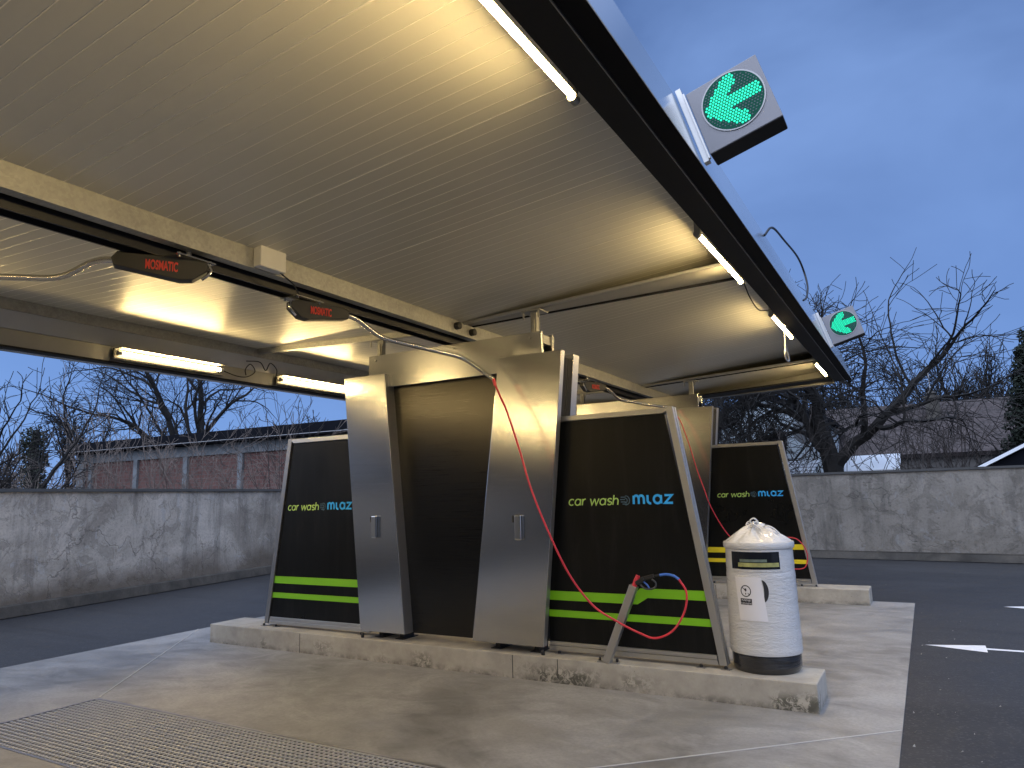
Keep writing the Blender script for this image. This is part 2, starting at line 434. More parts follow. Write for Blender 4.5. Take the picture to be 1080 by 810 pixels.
# loose grit and leaves along the edge of the slab
rng = random.Random(21); m = MB()
for i in range(80):
    if i < 45: x, y = -.27 + abs(rng.gauss(0, .35)), rng.uniform(2.5, 11)
    else: x, y = rng.uniform(-11, 2), rng.uniform(11.4, 16.5)
    a = rng.uniform(.004, .011); c = V(x, y, -.012 + a * .4); q = [V(rng.gauss(0, 1), rng.gauss(0, 1), rng.gauss(0, .5)).normalized() * a for _ in range(4)]
    m.add([c + p for p in q], [(0, 1, 2), (0, 2, 3), (0, 3, 1), (1, 3, 2)])
tag(m.build('loose_grit', simple('pale_grit', (.38, .36, .32), .9, var=.5)), kind='stuff')

# white arrows on the asphalt
def arrow(tip, ln, w, shaft, lab):
    x, y = tip; m = MB()
    pts = [(x, y), (x + ln, y - w), (x + ln, y - .035), (x + ln + shaft, y - .035), (x + ln + shaft, y + .035), (x + ln, y + .035), (x + ln, y + w)]
    m.prism([(a, b, -.008) for a, b in pts], (0, 0, .001))
    tag(m.build('lane_arrow', M['white_paint']), lab, 'road marking', 'painted lane arrows')
arrow((-.165, 8.44), .51, .17, 2.2, 'long white arrow painted on the asphalt right of the slab, the nearer one')
arrow((.71, 11.36), .51, .22, 2.2, 'white arrow painted on the asphalt at the right edge, the farther one cut off')

# ------------------------------------------------------------------ islands
def kerb(y0, lab):
    m = MB(); m.box(-7.24, y0, -.05, -.80, y0 + .48, .20)
    o = m.build('concrete_island', M['kerb'], bevel=.008)
    tag(o, lab, 'concrete island', 'concrete islands under the wash partitions')
    for xx in (-5.82, -3.26, -2.825):
        t = MB(); t.box(xx - .003, y0 - .0015, .0, xx + .003, y0 + .01, .192)
        t.build('casting_seam', M['coping'], o)
kerb(5.60, 'long stained concrete island in front, carrying the steel cabinet and the wrapped bin')
kerb(10.83, 'farther concrete island under the yellow striped panel, mostly hidden')

# ------------------------------------------------------------------ lettering
def arc(cx, cy, rx, ry, a0, a1, n=12):
    return [(cx + rx * math.cos(rad(a0 + (a1 - a0) * i / n)), cy + ry * math.sin(rad(a0 + (a1 - a0) * i / n))) for i in range(n + 1)]
GL = {
 'c': (.98, [arc(.5, .5, .42, .45, 48, 312)]),
 'a': (1.16, [arc(.5, .5, .42, .45, 0, 360, 20), [(.92, .97), (.92, .03)]]),
 'r': (.72, [[(.10, .97), (.10, .03)], arc(.52, .52, .42, .43, 180, 88, 6)]),
 'w': (1.50, [[(.04, .97), (.36, .05), (.70, .95)], [(.70, .95), (1.04, .05), (1.36, .97)]]),
 's': (.86, [arc(.42, .73, .30, .23, 30, 270, 10) + arc(.42, .27, .30, .23, 90, -150, 10)]),
 'h': (1.02, [[(.10, 1.45), (.10, .03)], arc(.47, .52, .37, .43, 180, 0, 10) + [(.84, .03)]]),
 ' ': (.55, []),
 'M': (1.62, [[(.12, .93), (.12, .03)], arc(.42, .55, .30, .38, 180, 0, 8) + [(.72, .03)], arc(1.02, .55, .30, .38, 180, 0, 8) + [(1.32, .03)]]),
 'L': (.72, [[(.14, .96), (.14, .40)] + arc(.48, .40, .34, .32, 190, 280, 6)]),
 'A': (1.28, [arc(.56, .50, .42, .42, 0, 360, 20), [(.98, .93), (.98, .05)]]),
 'Z': (1.1, [[(.10, .90), (.92, .90), (.14, .10), (1.02, .10)]]),
}
def write(text, org, h, w, slant, y_face, mat, name, parent):
    m = MB(); x = 0; k = 0
    tot = sum(GL[c][0] for c in text); sx = w / tot
    for ch in text:
        adv, strokes = GL[ch]
        for st in strokes:
            pts = [((x + a + slant * b), b) for a, b in st]
            m.ribbon(pts, .17 if text[0] != 'M' else .25, .0022 + .00035 * (k % 4), V(sx, 0, 0), V(0, 0, h), V(0, -1, 0), V(org[0], y_face, org[1])); k += 1
        x += adv
    return m.build(name, mat, parent)

# ------------------------------------------------------------------ panels
def quad_y(m, pts, y0, y1, mi=0): return m.prism([(p[0], y0, p[1]) for p in pts], (0, y1 - y0, 0), mi)
CX = -4.0
def side_panel(y0, side, stripe, lab, step=True):
    """trapezoid board in an aluminium frame; side +1 = right of the cabinet"""
    t = thing('wash_partition_panel', (CX + side * 1.75, y0 + .05, .20), lab, 'partition panel', 'black framed partition panels beside the steel cabinets')
    X = lambda v: CX + side * v
    F, B = y0, y0 + .10
    xi, xt, xb = 1.02, 2.235, 2.545       # inner edge, outer top, outer bottom
    b = MB(); quad_y(b, [(X(xi), .30), (X(xb - .065), .30), (X(xt - .075), 2.20), (X(xi), 2.20)], F + .016, B - .016); b.build('board', M['black'], t)
    f = MB()
    for (ya, yb) in ((F, F + .034), (B - .034, B)):
        quad_y(f, [(X(xi), 2.205), (X(xt - .085), 2.205), (X(xt - .015), 2.25), (X(xi), 2.25)], ya, yb)
    quad_y(f, [(X(xi), 2.213), (X(xt - .088), 2.213), (X(xt - .028), 2.241), (X(xi), 2.241)], F + .036, B - .036)
    f.build('top_rail', M['alu'], t, bevel=.002)
    f = MB()
    w = .058
    for (ya, yb) in ((F - .001, F + .036), (B - .036, B + .001)):
        quad_y(f, [(X(xb - w), .226), (X(xb), .226), (X(xt), 2.256), (X(xt - w), 2.256)], ya, yb)
    quad_y(f, [(X(xb - w + .006), .23), (X(xb - .008), .23), (X(xt - .008), 2.25), (X(xt - w + .006), 2.25)], F + .038, B - .038)
    f.build('slanted_rail', M['alu' if side > 0 else 'alu_dark'], t, bevel=.002)  # left rail made darker, painting in the dark reflection it shows
    f = MB()
    quad_y(f, [(X(xi), .228), (X(xb - .068), .228), (X(xb - .075), .262), (X(xi), .262)], F, B)
    quad_y(f, [(X(xi), .266), (X(xb - .076), .266), (X(xb - .080), .298), (X(xi), .298)], F + .004, B - .004)
    f.build('bottom_rail', M['alu'], t, bevel=.002)
    for v in (xb - .01, xb - .20, xi + .10):
        k = MB(); k.box(X(v) - .035, F - .03, .2005, X(v) + .035, F + .02, .206, 1)
        k.lathe((X(v), F - .012, .206), [(.013, 0), (.013, .016), (.008, .022)], 10); k.build('foot_bolt', [M['rubber'], M['alu_dark']], t)
    # stripes
    def st(pts, nm): m = MB(); quad_y(m, pts, F + .0135, F + .016 - .0003); m.build(nm, stripe, t)
    if step:
        z0, z1, zz0, zz1 = .645, .722, .700, .775
        st([(X(xi), z0), (-2.16, z0), (-2.07, zz0), (X(xb - .125), zz0), (X(xb - .137), zz1), (-2.13, zz1), (-2.19, z1), (X(xi), z1)], 'stripe')
    else:
        st([(X(xi), .662), (X(xb - .119), .662), (X(xb - .131), .738), (X(xi), .738)], 'stripe')
    st([(X(xi), .505), (X(xb - .095), .505), (X(xb - .104), .562), (X(xi), .562)], 'stripe')
    # writing
    x0 = -2.757 if side > 0 else -6.235
    yf = F + .016
    write('car wash', (x0, 1.456), .058, .475, .18, yf, M['txt_green'], 'lettering', t)
    write('MLAZ', (x0 + .600, 1.458), .078, .352, .02, yf, M['txt_blue'], 'logo_lettering', t)
    s_ = MB(); c = V(x0 + .535, yf, 1.492)
    for i, (a, zz) in enumerate(((-.040, .024), (-.046, .004), (-.040, -.016), (-.026, -.034))):
        s_.box(c.x + a, yf - .002, c.z + zz, c.x + a + .042, yf + .0005, c.z + zz + .008)
    s_.ribbon(arc(.004, 0, .034, .038, 100, -100, 12), .006, .0026, V(1, 0, 0), V(0, 0, 1), V(0, -1, 0), c)
    s_.ribbon(arc(.0, 0, .017, .018, 100, -110, 10), .006, .0030, V(1, 0, 0), V(0, 0, 1), V(0, -1, 0), c)
    s_.build('logo_symbol', M['txt_grey'], t)
    return t
side_panel(5.765, -1, M['green'], 'black trapezoid panel with green stripes and car wash lettering, left of the near steel cabinet', step=False)
side_panel(5.765, 1, M['green'], 'black trapezoid panel with stepped green stripes behind the red hose, beside the wrapped bin')
side_panel(10.985, 1, M['yellow'], 'farther black trapezoid panel with yellow stripes seen behind the wrapped bin')

# ------------------------------------------------------------------ cabinets
def cabinet(dy, lab):
    t = thing('wash_cabinet', (CX, 5.83 + dy, .20), lab, 'wash cabinet', 'stainless wash cabinets on the islands')
    def door(side, front):
        if side < 0: T = (-5.285, -4.73, 2.835); Bt = (-5.03, -4.473, .268)
        else: T = (-3.36, -2.70, 2.835); Bt = (-3.70, -2.975, .268)
        ya, yb = (5.64, 5.805) if front else (5.845, 6.02)
        if side > 0:
            ya, yb = (5.64, 5.71) if front else (5.90, 6.02)
        m = MB(); quad_y(m, [(Bt[0], Bt[2]), (Bt[1], Bt[2]), (T[1], T[2]), (T[0], T[2])], ya + dy, yb + dy)
        # faces: steel side faces take aluminium so they show bright, as if lit
        m.m = [0, 0] + [1] * 4
        d = m.build('door', [M['steel_h'], M['alu']], t, bevel=.005)
        hx, hz = (-4.835, 1.282) if side < 0 else (-3.178, 1.275)
        y = (5.64 if front else 6.02) + dy; s_ = -1 if front else 1
        h = MB(); h.box(hx - .034, y, hz - .11, hx + .034, y + s_ * .040, hz + .11); h.build('handle', M['chrome'], d, bevel=.010, seg=3)
        l = MB(); l.box(hx - .068, y, hz + .045, hx - .030, y + s_ * .012, hz + .105); l.build('lock_plate', M['rubber'], d, bevel=.003)
        return d
    for fr_ in (True, False):
        for sd in (-1, 1): door(sd, fr_)
    m = MB()
    quad_y(m, [(-4.52, .262), (-3.66, .262), (-3.34, 2.72), (-4.76, 2.72)], 5.775 + dy, 5.885 + dy)
    m.build('recessed_panel', M['dark_steel'], t, bevel=.003)
    m = MB(); quad_y(m, [(-4.78, 2.60), (-4.66, 2.60), (-4.40, .27), (-4.47, .27)], 5.806 + dy, 5.84 + dy); m.build('gap_strip', M['rubber'], t)
    for ya, yb in ((5.70, 5.74), (5.92, 5.96)):
        m = MB(); quad_y(m, [(-4.99, 2.70), (-2.93, 2.70), (-2.93, 3.05), (-4.99, 3.05)], ya + dy, yb + dy)
        m.build('header_plate', M['steel_v'], t, bevel=.003)
    m = MB(); quad_y(m, [(-4.97, 2.95), (-2.95, 2.95), (-2.95, 3.03), (-4.97, 3.03)], 5.742 + dy, 5.918 + dy); m.build('header_box', M['galv'], t)
    m = MB(); quad_y(m, [(-3.64, .30), (-3.03, .30), (-2.76, 2.80), (-3.33, 2.80)], 5.713 + dy, 5.897 + dy); m.build('cabinet_core', M['rubber'], t)
    for xx in (-4.90, -4.10, -3.9, -3.05):
        m = MB(); m.lathe((xx, 0, 0), [(.012, 0), (.012, .008)], 10); 
        m.v = [(v[0], 5.70 + dy - v[2], 3.0 + (v[1])) for v in m.v]; m.f = [f[::-1] for f in m.f]
        m.build('header_bolt', M['chrome'], t)
    # legs
    for xx in (-4.86, -4.60, -3.50, -3.10):
        m = MB(); m.box(xx - .05, 5.72 + dy, .2005, xx + .05, 5.96 + dy, .208); m.box(xx - .025, 5.76 + dy, .208, xx + .025, 5.92 + dy, .268)
        m.build('foot', M['rubber'], t)
    for xx in (-5.015, -2.99):
        m = MB(); m.lathe((xx, 5.66 + dy, .2005), [(.016, 0), (.016, .03), (.010, .045)], 12); m.build('foot_bolt', M['rubber'], t)
    # support posts that carry the roof
    for xx in (-4.93, -3.06):
        m = MB(); m.box(xx - .03, 5.80 + dy, 3.03, xx + .03, 5.86 + dy, 3.235 if xx < -4 else 3.265)
        m.box(xx - .012, 5.79 + dy, 3.05, xx + .012, 5.80 + dy, 3.2)
        z = 3.235 if xx < -4 else 3.265
        m.box(xx - .10, 5.74 + dy, z, xx + .10, 5.92 + dy, z + .012)
        for a in (-.08, .08):
            m.box(xx + a - .006, 5.75 + dy, z - .07, xx + a + .006, 5.762 + dy, z)
        m.build('roof_post', M['galv'], t)
    return t
cabinet(0, 'nearest stainless steel wash cabinet with leaning doors and dark recessed centre')
cabinet(5.23, 'farther stainless wash cabinet half hidden behind the near green striped panel')

# ------------------------------------------------------------------ canopy
CY0, CY1 = -7.0, 13.15
zr = lambda x: 3.28 + (x + 3.85) * .100
zrod = lambda x: 3.268 + (x + 3.85) * .052       # right ceiling
zl = lambda x: 3.27 + (-4.2 - x) * .042       # left ceiling
cn = thing('canopy', (CX, 3, 3.3), 'flat steel car wash canopy with ribbed silver ceiling and dark right edge', 'canopy')
m = MB()
m.prism([(-3.85, CY0, 3.28), (-1.0, CY0, zr(-1.0)), (-1.0, CY0, zr(-1.0) + .08), (-3.85, CY0, 3.36)], (0, CY1 - CY0 - .02, 0)); m.build('ceiling_sheet', M['ceiling'], cn)
m = MB()
m.prism([(-4.2, CY0, 3.27), (-6.83, CY0, zl(-6.83)), (-6.83, CY0, zl(-6.83) + .08), (-4.2, CY0, 3.35)], (0, CY1 - CY0 - .02, 0)); m.build('ceiling_sheet', M['ceiling'], cn)
# main beam: hollow section with a dark open underside and a running rail
m = MB()
m.box(-3.875, CY0, 3.140, -3.85, CY1 - .03, 3.40); m.box(-4.20, CY0, 3.140, -4.175, CY1 - .03, 3.40)
m.box(-3.93, CY0, 3.140, -3.877, CY1 - .03, 3.150); m.box(-4.173, CY0, 3.140, -4.12, CY1 - .03, 3.150)
m.build('main_beam', M['galv'], cn)
m = MB(); m.box(-4.17, CY0, 3.20, -3.88, CY1 - .04, 3.21); m.build('beam_cover', M['fascia_black'], cn)
m = MB(); m.box(-4.11, CY0, 3.085, -4.095, CY1 - .05, 3.165); m.box(-4.0, CY0, 3.085, -3.985, CY1 - .05, 3.165); m.box(-4.095, CY0, 3.155, -4.0, CY1 - .05, 3.165)
m.build('running_rail', simple('dark_rail_steel', (.04, .04, .042), .4, .6), cn)
# roof skin above
m = MB(); m.prism([(-6.9, CY0, 3.62), (-1.05, CY0, 3.66), (-1.05, CY0, 3.68), (-6.9, CY0, 3.64)], (0, CY1 - CY0 - .03, 0)); m.build('roof_sheet', M['alu_dark'], cn)
# right soffit: two black folded strips
m = MB(); m.box(-1.177, CY0, 3.338, -1.018, CY1, 3.46); m.build('inner_soffit_strip', M['fascia_black'], cn)
m = MB(); m.box(-1.012, CY0, 3.345, -.9045, CY1, 3.351); m.build('outer_soffit_strip', simple('black_soffit_outer', (.004, .004, .005), .7, 0, .15), cn)
m = MB(); m.box(-1.0178, CY0, 3.336, -1.0122, CY1, 3.345); m.build('soffit_joint', M['alu_dark'], cn)
# leaning fascia sheet, top leans inward 16 degrees
ln = V(-math.sin(rad(16.2)), 0, math.cos(rad(16.2)))
def fpt(h, off=0.0): return V(-.902, 0, 3.345) + ln * h + V(math.cos(rad(16.2)), 0, math.sin(rad(16.2))) * off
y = CY0; k = 0
while y < CY1 - .1:
    e = min(y + 3.02, CY1)
    m = MB(); a, b, c, d = fpt(0), fpt(.50), fpt(.50, -.004), fpt(0, -.004)
    m.prism([(p.x, y + .002, p.z) for p in (a, b, c, d)], (0, e - y - .004, 0)); m.build('fascia_sheet', M['fascia'], cn); y = e
# left edge
m = MB(); m.box(-6.83, CY0, 3.275, -6.80, CY1, 3.42); m.build('edge_beam', M['galv'], cn)
m = MB(); m.prism([(-6.80, CY0, 3.272), (-6.835, CY0, 3.272), (-6.885, CY0, 3.12), (-6.85, CY0, 3.12)], (0, CY1 - CY0, 0)); m.build('edge_liner', M['alu'], cn)
m = MB(); m.box(-6.90, CY0, 2.965, -6.86, CY1, 3.118); m.build('lower_liner', M['alu_dark'], cn)
m = MB(); m.box(-6.93, CY0, 2.945, -6.82, CY1, 2.963); m.build('bottom_trim', M['fascia_black'], cn)
m = MB(); m.prism([(-7.05, CY0, 2.95), (-6.935, CY0, 2.95), (-6.95, CY0, 3.55), (-7.18, CY0, 3.55)][::-1], (0, CY1 - CY0, 0)); m.build('fascia_sheet', M['fascia'], cn)
# far end
m = MB(); m.prism([(-6.9, CY1 - .12, 3.14), (-1.177, CY1 - .12, 3.30), (-1.177, CY1 - .12, 3.60), (-6.9, CY1 - .12, 3.60)], (0, .12, 0)); m.build('end_beam', M['alu_dark'], cn)
m = MB(); m.prism([(-6.9, CY1 - .55, 3.255), (-4.25, CY1 - .55, 3.19), (-1.2, CY1 - .55, 3.345), (-1.2, CY1 - .55, 3.365), (-4.25, CY1 - .55, 3.21), (-6.9, CY1 - .55, 3.275)], (0, .42, 0)); m.build('end_soffit', M['fascia_black'], cn)
# thin cross rods over each partition
for yy in (.57, 5.80, 11.02):
    m = MB(); m.bar((-3.84, yy, zrod(-3.84)), (-1.185, yy, zrod(-1.185)), .022, .026); m.build('cross_rod', M['alu'], cn)
    m = MB(); m.prism([(-3.84, yy + .012, zrod(-3.84)), (-1.185, yy + .012, zrod(-1.185)), (-1.185, yy + .86, zr(-1.185) - .012), (-3.84, yy + .14, zr(-3.84) - .012)], (0, 0, .006)); m.build('dull_ceiling_band', M['ceiling_dull'], cn)  # dull sheet filling the band from the rod up to the ceiling
    m = MB(); m.prism([(-3.84, yy + .145, zr(-3.84) - .022), (-1.185, yy + .865, zr(-1.185) - .030), (-1.185, yy + .90, zr(-1.185) - .030), (-3.84, yy + .165, zr(-3.84) - .022)], (0, 0, .026)); m.build('dark_band_edge', M['fascia_black'], cn)  # dark strip along the far side of the band
    m = MB(); m.bar((-4.22, yy, zl(-4.22) - .03), (-6.79, yy, zl(-6.79) - .03), .06, .06); m.build('cross_tube', M['galv'], cn)
m = MB(); m.box(-3.86, 5.45, 3.19, -3.83, 5.5, 3.2)
for (yy, zz) in ((5.66, 3.215), (5.93, 3.2)):
    k_ = MB(); k_.lathe((0, 0, 0), [(.036, 0), (.036, .05), (.02, .055)], 16); k_.v = [(-3.848 + v[2], yy + v[0], zz + v[1]) for v in k_.v]; k_.build('cable_gland', M['rubber'], cn)
jb = MB(); jb.box(-3.848, 3.205, 3.145, -3.77, 3.43, 3.295); o = jb.build('junction_box', M['white_plastic'], bevel=.008)
tag(o, 'small square white junction box fixed to the main beam under the ceiling', 'junction box')
cb = MB(); cb.tube(smooth_path([(-3.80, 3.40, 3.15), (-3.82, 3.55, 3.10), (-3.93, 3.70, 3.09), (-3.96, 3.86, 3.08)], 5), .006, 6); cb.build('cable', M['rubber'], o)

# ------------------------------------------------------------------ tube lights
def lamp_right(y0, y1, lab, x=-1.235):
    z = 3.358
    t = thing('tube_light', (x, (y0 + y1) / 2, z + .03), lab, 'tube light', 'lit tube lights under the canopy edges')
    m = MB(); m.tube([(x, y0 + .03, z), (x, y1 - .03, z)], .0115, 16); m.build('lit_tube', M['tube_glow'], t, smooth=True)
    m = MB(); m.prism([(x - .02, y0 + .05, z + .010), (x - .015, y0 + .05, z + .024), (x + .015, y0 + .05, z + .024), (x + .02, y0 + .05, z + .010), (x + .014, y0 + .05, z + .016), (x - .014, y0 + .05, z + .016)], (0, y1 - y0 - .1, 0)); m.build('reflector', M['alu_dark'], t)  # opaque strip added above the tube to block its upward light
    for a, b in ((y0, y0 + .05), (y1 - .05, y1)):
        m = MB(); m.tube([(x, a, z), (x, b, z)], .024, 16); m.build('end_cap', M['alu_dark'], t, smooth=True)
        m = MB(); m.box(x - .02, (a + b) / 2 - .012, z + .02, x + .02, (a + b) / 2 + .012, zr(x) - .004); m.build('clip', M['alu_dark'], t)
    return t
RL = [(-5.0, -3.55, None), (-1.55, -.1, None), (1.38, 2.83, 'long lit tube light at the top of the photo along the canopy edge'),
      (4.86, 6.30, 'lit tube light between the two green arrow signals, with a dark end cap'),
      (7.66, 9.03, 'short lit tube light under the canopy edge crossed by a hanging cable'),
      (11.05, 12.45, 'small lit tube light nearest the far right corner of the canopy')]
for a, b, l in RL: lamp_right(a, b, l or ('tube light on the right canopy edge behind the camera, nearer' if a > -2 else 'tube light on the right canopy edge behind the camera, farther'))
def lamp_left(y0, y1, lab):
    x = -6.80; z = 3.045
    t = thing('tube_light', (x, (y0 + y1) / 2, z), lab, 'tube light', 'lit tube lights under the canopy edges')
    m = MB(); m.tube([(x + .025, y0 + .05, z), (x + .025, y1 - .05, z)], .015, 16); m.build('lit_tube', M['tube_glow'], t, smooth=True)
    m = MB(); m.box(x - .02, y0, z + .045, x + .085, y1, z + .055); m.box(x - .02, y0 - .03, z - .065, x + .035, y1 + .01, z - .05); m.box(x - .04, y0, z - .05, x - .022, y1, z + .055, 1)  # top flange widened to shield the ceiling from the tube
    m.build('reflector', [M['alu_dark'], M['fascia_black']], t)
    for a in (y0 + .01, y1 - .05):
        m = MB(); m.tube([(x + .025, a, z), (x + .025, a + .04, z)], .026, 12); m.build('end_cap', M['alu'], t, smooth=True)
    return t
LL = [(-4.2, -2.9, 'tube light on the left canopy edge behind the camera, farther'), (-1.9, -.6, 'tube light on the left canopy edge behind the camera, nearer'), (1.2, 2.5, 'tube light on the left canopy edge just outside the photo'),
      (4.04, 5.28, 'fully visible lit tube light in a steel reflector on the left canopy edge'),
      (6.10, 7.40, 'lit tube light in a steel reflector partly hidden by the left cabinet door'),
      (10.2, 11.5, 'tube light on the left canopy edge hidden behind the near cabinet')]
for a, b, l in LL: lamp_left(a, b, l)

def cable(pts, lab, r=.006, mat='rubber', n=6, grp='loose cables looping along the canopy edges'):
    m = MB(); m.tube(smooth_path(pts, n), r, 6); tag(m.build('cable', M[mat], smooth=True), lab, 'cable', grp)
cable([(-6.78, 5.28, 3.04), (-6.76, 5.45, 3.0), (-6.76, 5.60, 3.01), (-6.77, 5.72, 3.09), (-6.78, 5.66, 3.17), (-6.78, 5.59, 3.10), (-6.78, 5.60, 3.03)], 'thin black cable looping right of the fully visible left tube light')
cable([(-6.78, 5.60, 3.20), (-6.76, 5.78, 3.21), (-6.75, 5.86, 3.12), (-6.75, 5.93, 3.22), (-6.75, 6.03, 3.15), (-6.76, 6.03, 3.05), (-6.77, 6.10, 3.02)], 'thin black cable looping left of the half hidden left tube light')
cable([(-1.22, 6.30, 3.37), (-1.20, 6.45, 3.25), (-1.20, 6.8, 3.22), (-1.20, 7.2, 3.30), (-1.20, 7.55, 3.38), (-1.21, 7.66, 3.37)], 'black cable sagging between two tube lights on the right canopy edge')
cable([(-1.19, 8.28, 3.36), (-1.2, 8.24, 3.22), (-1.2, 8.22, 3.10), (-1.2, 8.16, 3.04), (-1.2, 8.18, 2.98), (-1.2, 8.30, 2.96), (-1.2, 8.42, 2.99), (-1.2, 8.36, 3.06), (-1.2, 8.22, 3.12), (-1.2, 8.19, 3.03)], 'pale coiled cable hanging from the right canopy edge', r=.009, mat='white_plastic')
cable([(-1.02, 6.35, 3.77), (-1.0, 6.7, 3.95), (-1.0, 7.4, 4.04), (-.99, 8.2, 4.10), (-.97, 8.5, 4.0), (-.93, 8.35, 3.78), (-.90, 7.9, 3.55), (-.90, 7.62, 3.45)], 'black cable arching above the canopy fascia between the two signals', r=.011)

# ------------------------------------------------------------------ arrow signals
def signal(y, z0, s_, lab, red=0):
    t = thing('arrow_signal', (-.90, y, z0), lab, 'traffic signal', 'green arrow signals on the canopy fascia')
    ca, sa = math.cos(rad(16.2)), math.sin(rad(16.2))
    U = V(ca, 0, sa); W = V(-sa, 0, ca); O = V(-.885, y, z0)
    P = lambda a, b, c=0.: O + U * a + W * b + V(0, c, 0)
    dp = .16
    m = MB(); m.prism([P(0.03, 0), P(.03 + s_, 0), P(.03 + s_, s_), P(.03, s_)], (0, dp, 0)); m.build('housing', simple('signal_housing_grey', (.23, .23, .245), .42, .3, var=.05), t, bevel=.004)
    m = MB(); m.prism([P(.034, -.0035, .002), P(.026 + s_, -.0035, .002), P(.026 + s_, -.0005, .002), P(.034, -.0005, .002)], (0, dp - .004, 0)); m.build('underside', M['fascia_black'], t)
    # mounting profile along the fascia
    m = MB(); m.prism([P(-.018, -.02, .02), P(.014, -.02, .02), P(.014, .48, .02), P(-.018, .48, .02)], (0, .045, 0))
    m.prism([P(.014, -.02, -.004), P(.026, -.02, -.004), P(.026, s_ + .01, -.004), P(.014, s_ + .01, -.004)], (0, .02, 0))
    m.build('bracket', M['alu'], t, bevel=.002)
    # lens disc
    cx, cz, r = .03 + s_ * .53, s_ * .55, s_ * .405
    def disc(rr, c0, c1, mat, nm, par):
        m = MB(); m.prism([P(cx + rr * math.cos(2 * PI * i / 48), cz + rr * math.sin(2 * PI * i / 48), c1) for i in range(48)], (0, c0 - c1, 0)); return m.build(nm, mat, par)
    disc(r + .008, .002, -.006, M['alu_dark'], 'bezel', t); 
    on = MB(); off = MB(); st = .0175; n_ = 0
    for i in range(-14, 15):
        for jj in range(-14, 15):
            a = i * st + (st / 2 if jj % 2 else 0); b = jj * st * .86
            if a * a + b * b > (r - .010) ** 2: continue
            # arrow pointing left
            u, v = a / r, b / r
            lit = (abs(v) < .24 and -.75 < u < .96) or (abs(abs(v) - (u + .72) * .92) < .34 and -.98 < u < .30 and abs(v) < .92 and abs(v) < (u + 1.02) * 1.1)
            q = P(cx + a, cz + b, -.0075)
            rr = .0068 if lit else .0044
            mm = on if lit else off; mi = 0 if lit else 1
            mm.prism([q + U * rr * math.cos(PI / 3 * k) + W * rr * math.sin(PI / 3 * k) for k in range(6)], (0, -.002, 0), mi)
    on.build('lit_arrow', M['led_green'], t); off.prism([P(cx + r * math.cos(2 * PI * i / 48), cz + r * math.sin(2 * PI * i / 48), -.0075) for i in range(48)], (0, .002, 0), 0); off.build('lens', [M['lens'], M['led_off']], t)
signal(3.78, 3.385, .41, 'large green lit arrow signal on the canopy fascia, the nearer one')
signal(9.85, 3.36, .39, 'smaller green lit arrow signal on the canopy fascia in front of the bare tree')

# ------------------------------------------------------------------ swivel booms
def boom(a, b, arm, lab, hang):
    """a: tail end, b: arm end of the black housing (centre line)"""
    a = V(*a); b = V(*b); d = (b - a).normalized(); mid = (a + b) / 2
    t = thing('swivel_boom', mid + V(0, 0, .05), lab, 'swivel boom', 'black swivel booms hanging from the main beam')
    nrm = d.cross(V(0, 0, 1)).normalized()
    if nrm.x < 0: nrm = -nrm
    L = (b - a).length
    F_ = lambda u, v, w: a + d * (u * L) + V(0, 0, v) + nrm * w
    prof = [(0, .035), (-.0, -.02), (.16, -.085), (.30, -.095), (1.0, -.045), (1.03, .0), (.97, .045), (.2, .05)]
    m = MB(); m.prism([F_(u, v, .045) for u, v in prof], nrm * -.09); m.build('housing', M['rubber'], t, bevel=.006)
    # red lettering
    cu = bpy.data.curves.new('lettering', 'FONT'); cu.body = 'MOSMATIC'; cu.size = .055; cu.align_x = 'CENTER'; cu.extrude = .001; cu.offset = .0016
    me = bpy.data.meshes.new_from_object(bpy.data.objects.new('tmp', cu))
    xd = d if d.dot(V(math.cos(.5), math.sin(.5), 0)) > 0 else -d
    cpos = F_(.50, -.045, .0475)
    lb = MB(); vs = [cpos + xd * v.co.x * .66 + V(0, 0, v.co.y * 1.5) + nrm * v.co.z for v in me.vertices]
    lb.add(vs, [tuple(p.vertices) for p in me.polygons]); lb.build('lettering', M['red_print'], t)
    # hanger
    m = MB(); c = F_(.22, .05, 0); m.lathe((c.x, c.y, c.z), [(.022, 0), (.022, 3.14 - c.z)], 14)
    m.box(c.x - .09, c.y - .14, 3.076, c.x + .09, c.y + .14, 3.084); m.build('pivot', M['chrome'], t)
    m = MB()
    for q in ((-.07, -.11), (.07, -.11), (-.07, .11), (.07, .11)): m.lathe((c.x + q[0], c.y + q[1], 3.062), [(.010, 0), (.010, .03)], 8)
    m.build('hanger_bolts', M['chrome'], t)
    m = MB(); m.tube(smooth_path([F_(.0, .03, .03), F_(-.04, -.01, .04), F_(.0, -.05, .05), F_(.06, -.08, .05)], 4), .009, 8); m.build('inlet_elbow', M['chrome'], t, smooth=True)
    m = MB(); m.tube(arm, .020, 14); m.build('arm', M['tube'], t, smooth=True, angle=60)
    if hang:
        m = MB(); e = V(*arm[-1]); m.tube([e, e + V(.02, 0, -.06)], .014, 10); m.build('swivel_nut', M['red_hose'], t)
    return t
def bend(pts, r=.09):
    P = [V(*p) for p in pts]; out = [P[0]]
    for i in range(1, len(P) - 1):
        a = P[i] + (P[i - 1] - P[i]).normalized() * r; c = P[i] + (P[i + 1] - P[i]).normalized() * r
        for k in range(6):
            u = k / 5; out.append(a * (1 - u) ** 2 + P[i] * 2 * u * (1 - u) + c * u * u)
    out.append(P[-1]); return out
boom((-3.86, 2.86, 3.03), (-4.16, 2.43, 3.04), bend([(-4.15, 2.45, 3.04), (-4.27, 2.39, 3.055), (-4.43, 2.27, 2.925), (-4.90, 1.45, 2.83), (-5.0, 1.28, 2.72)]), 'black swivel boom with red lettering and steel arm reaching left, over the near bay', False)
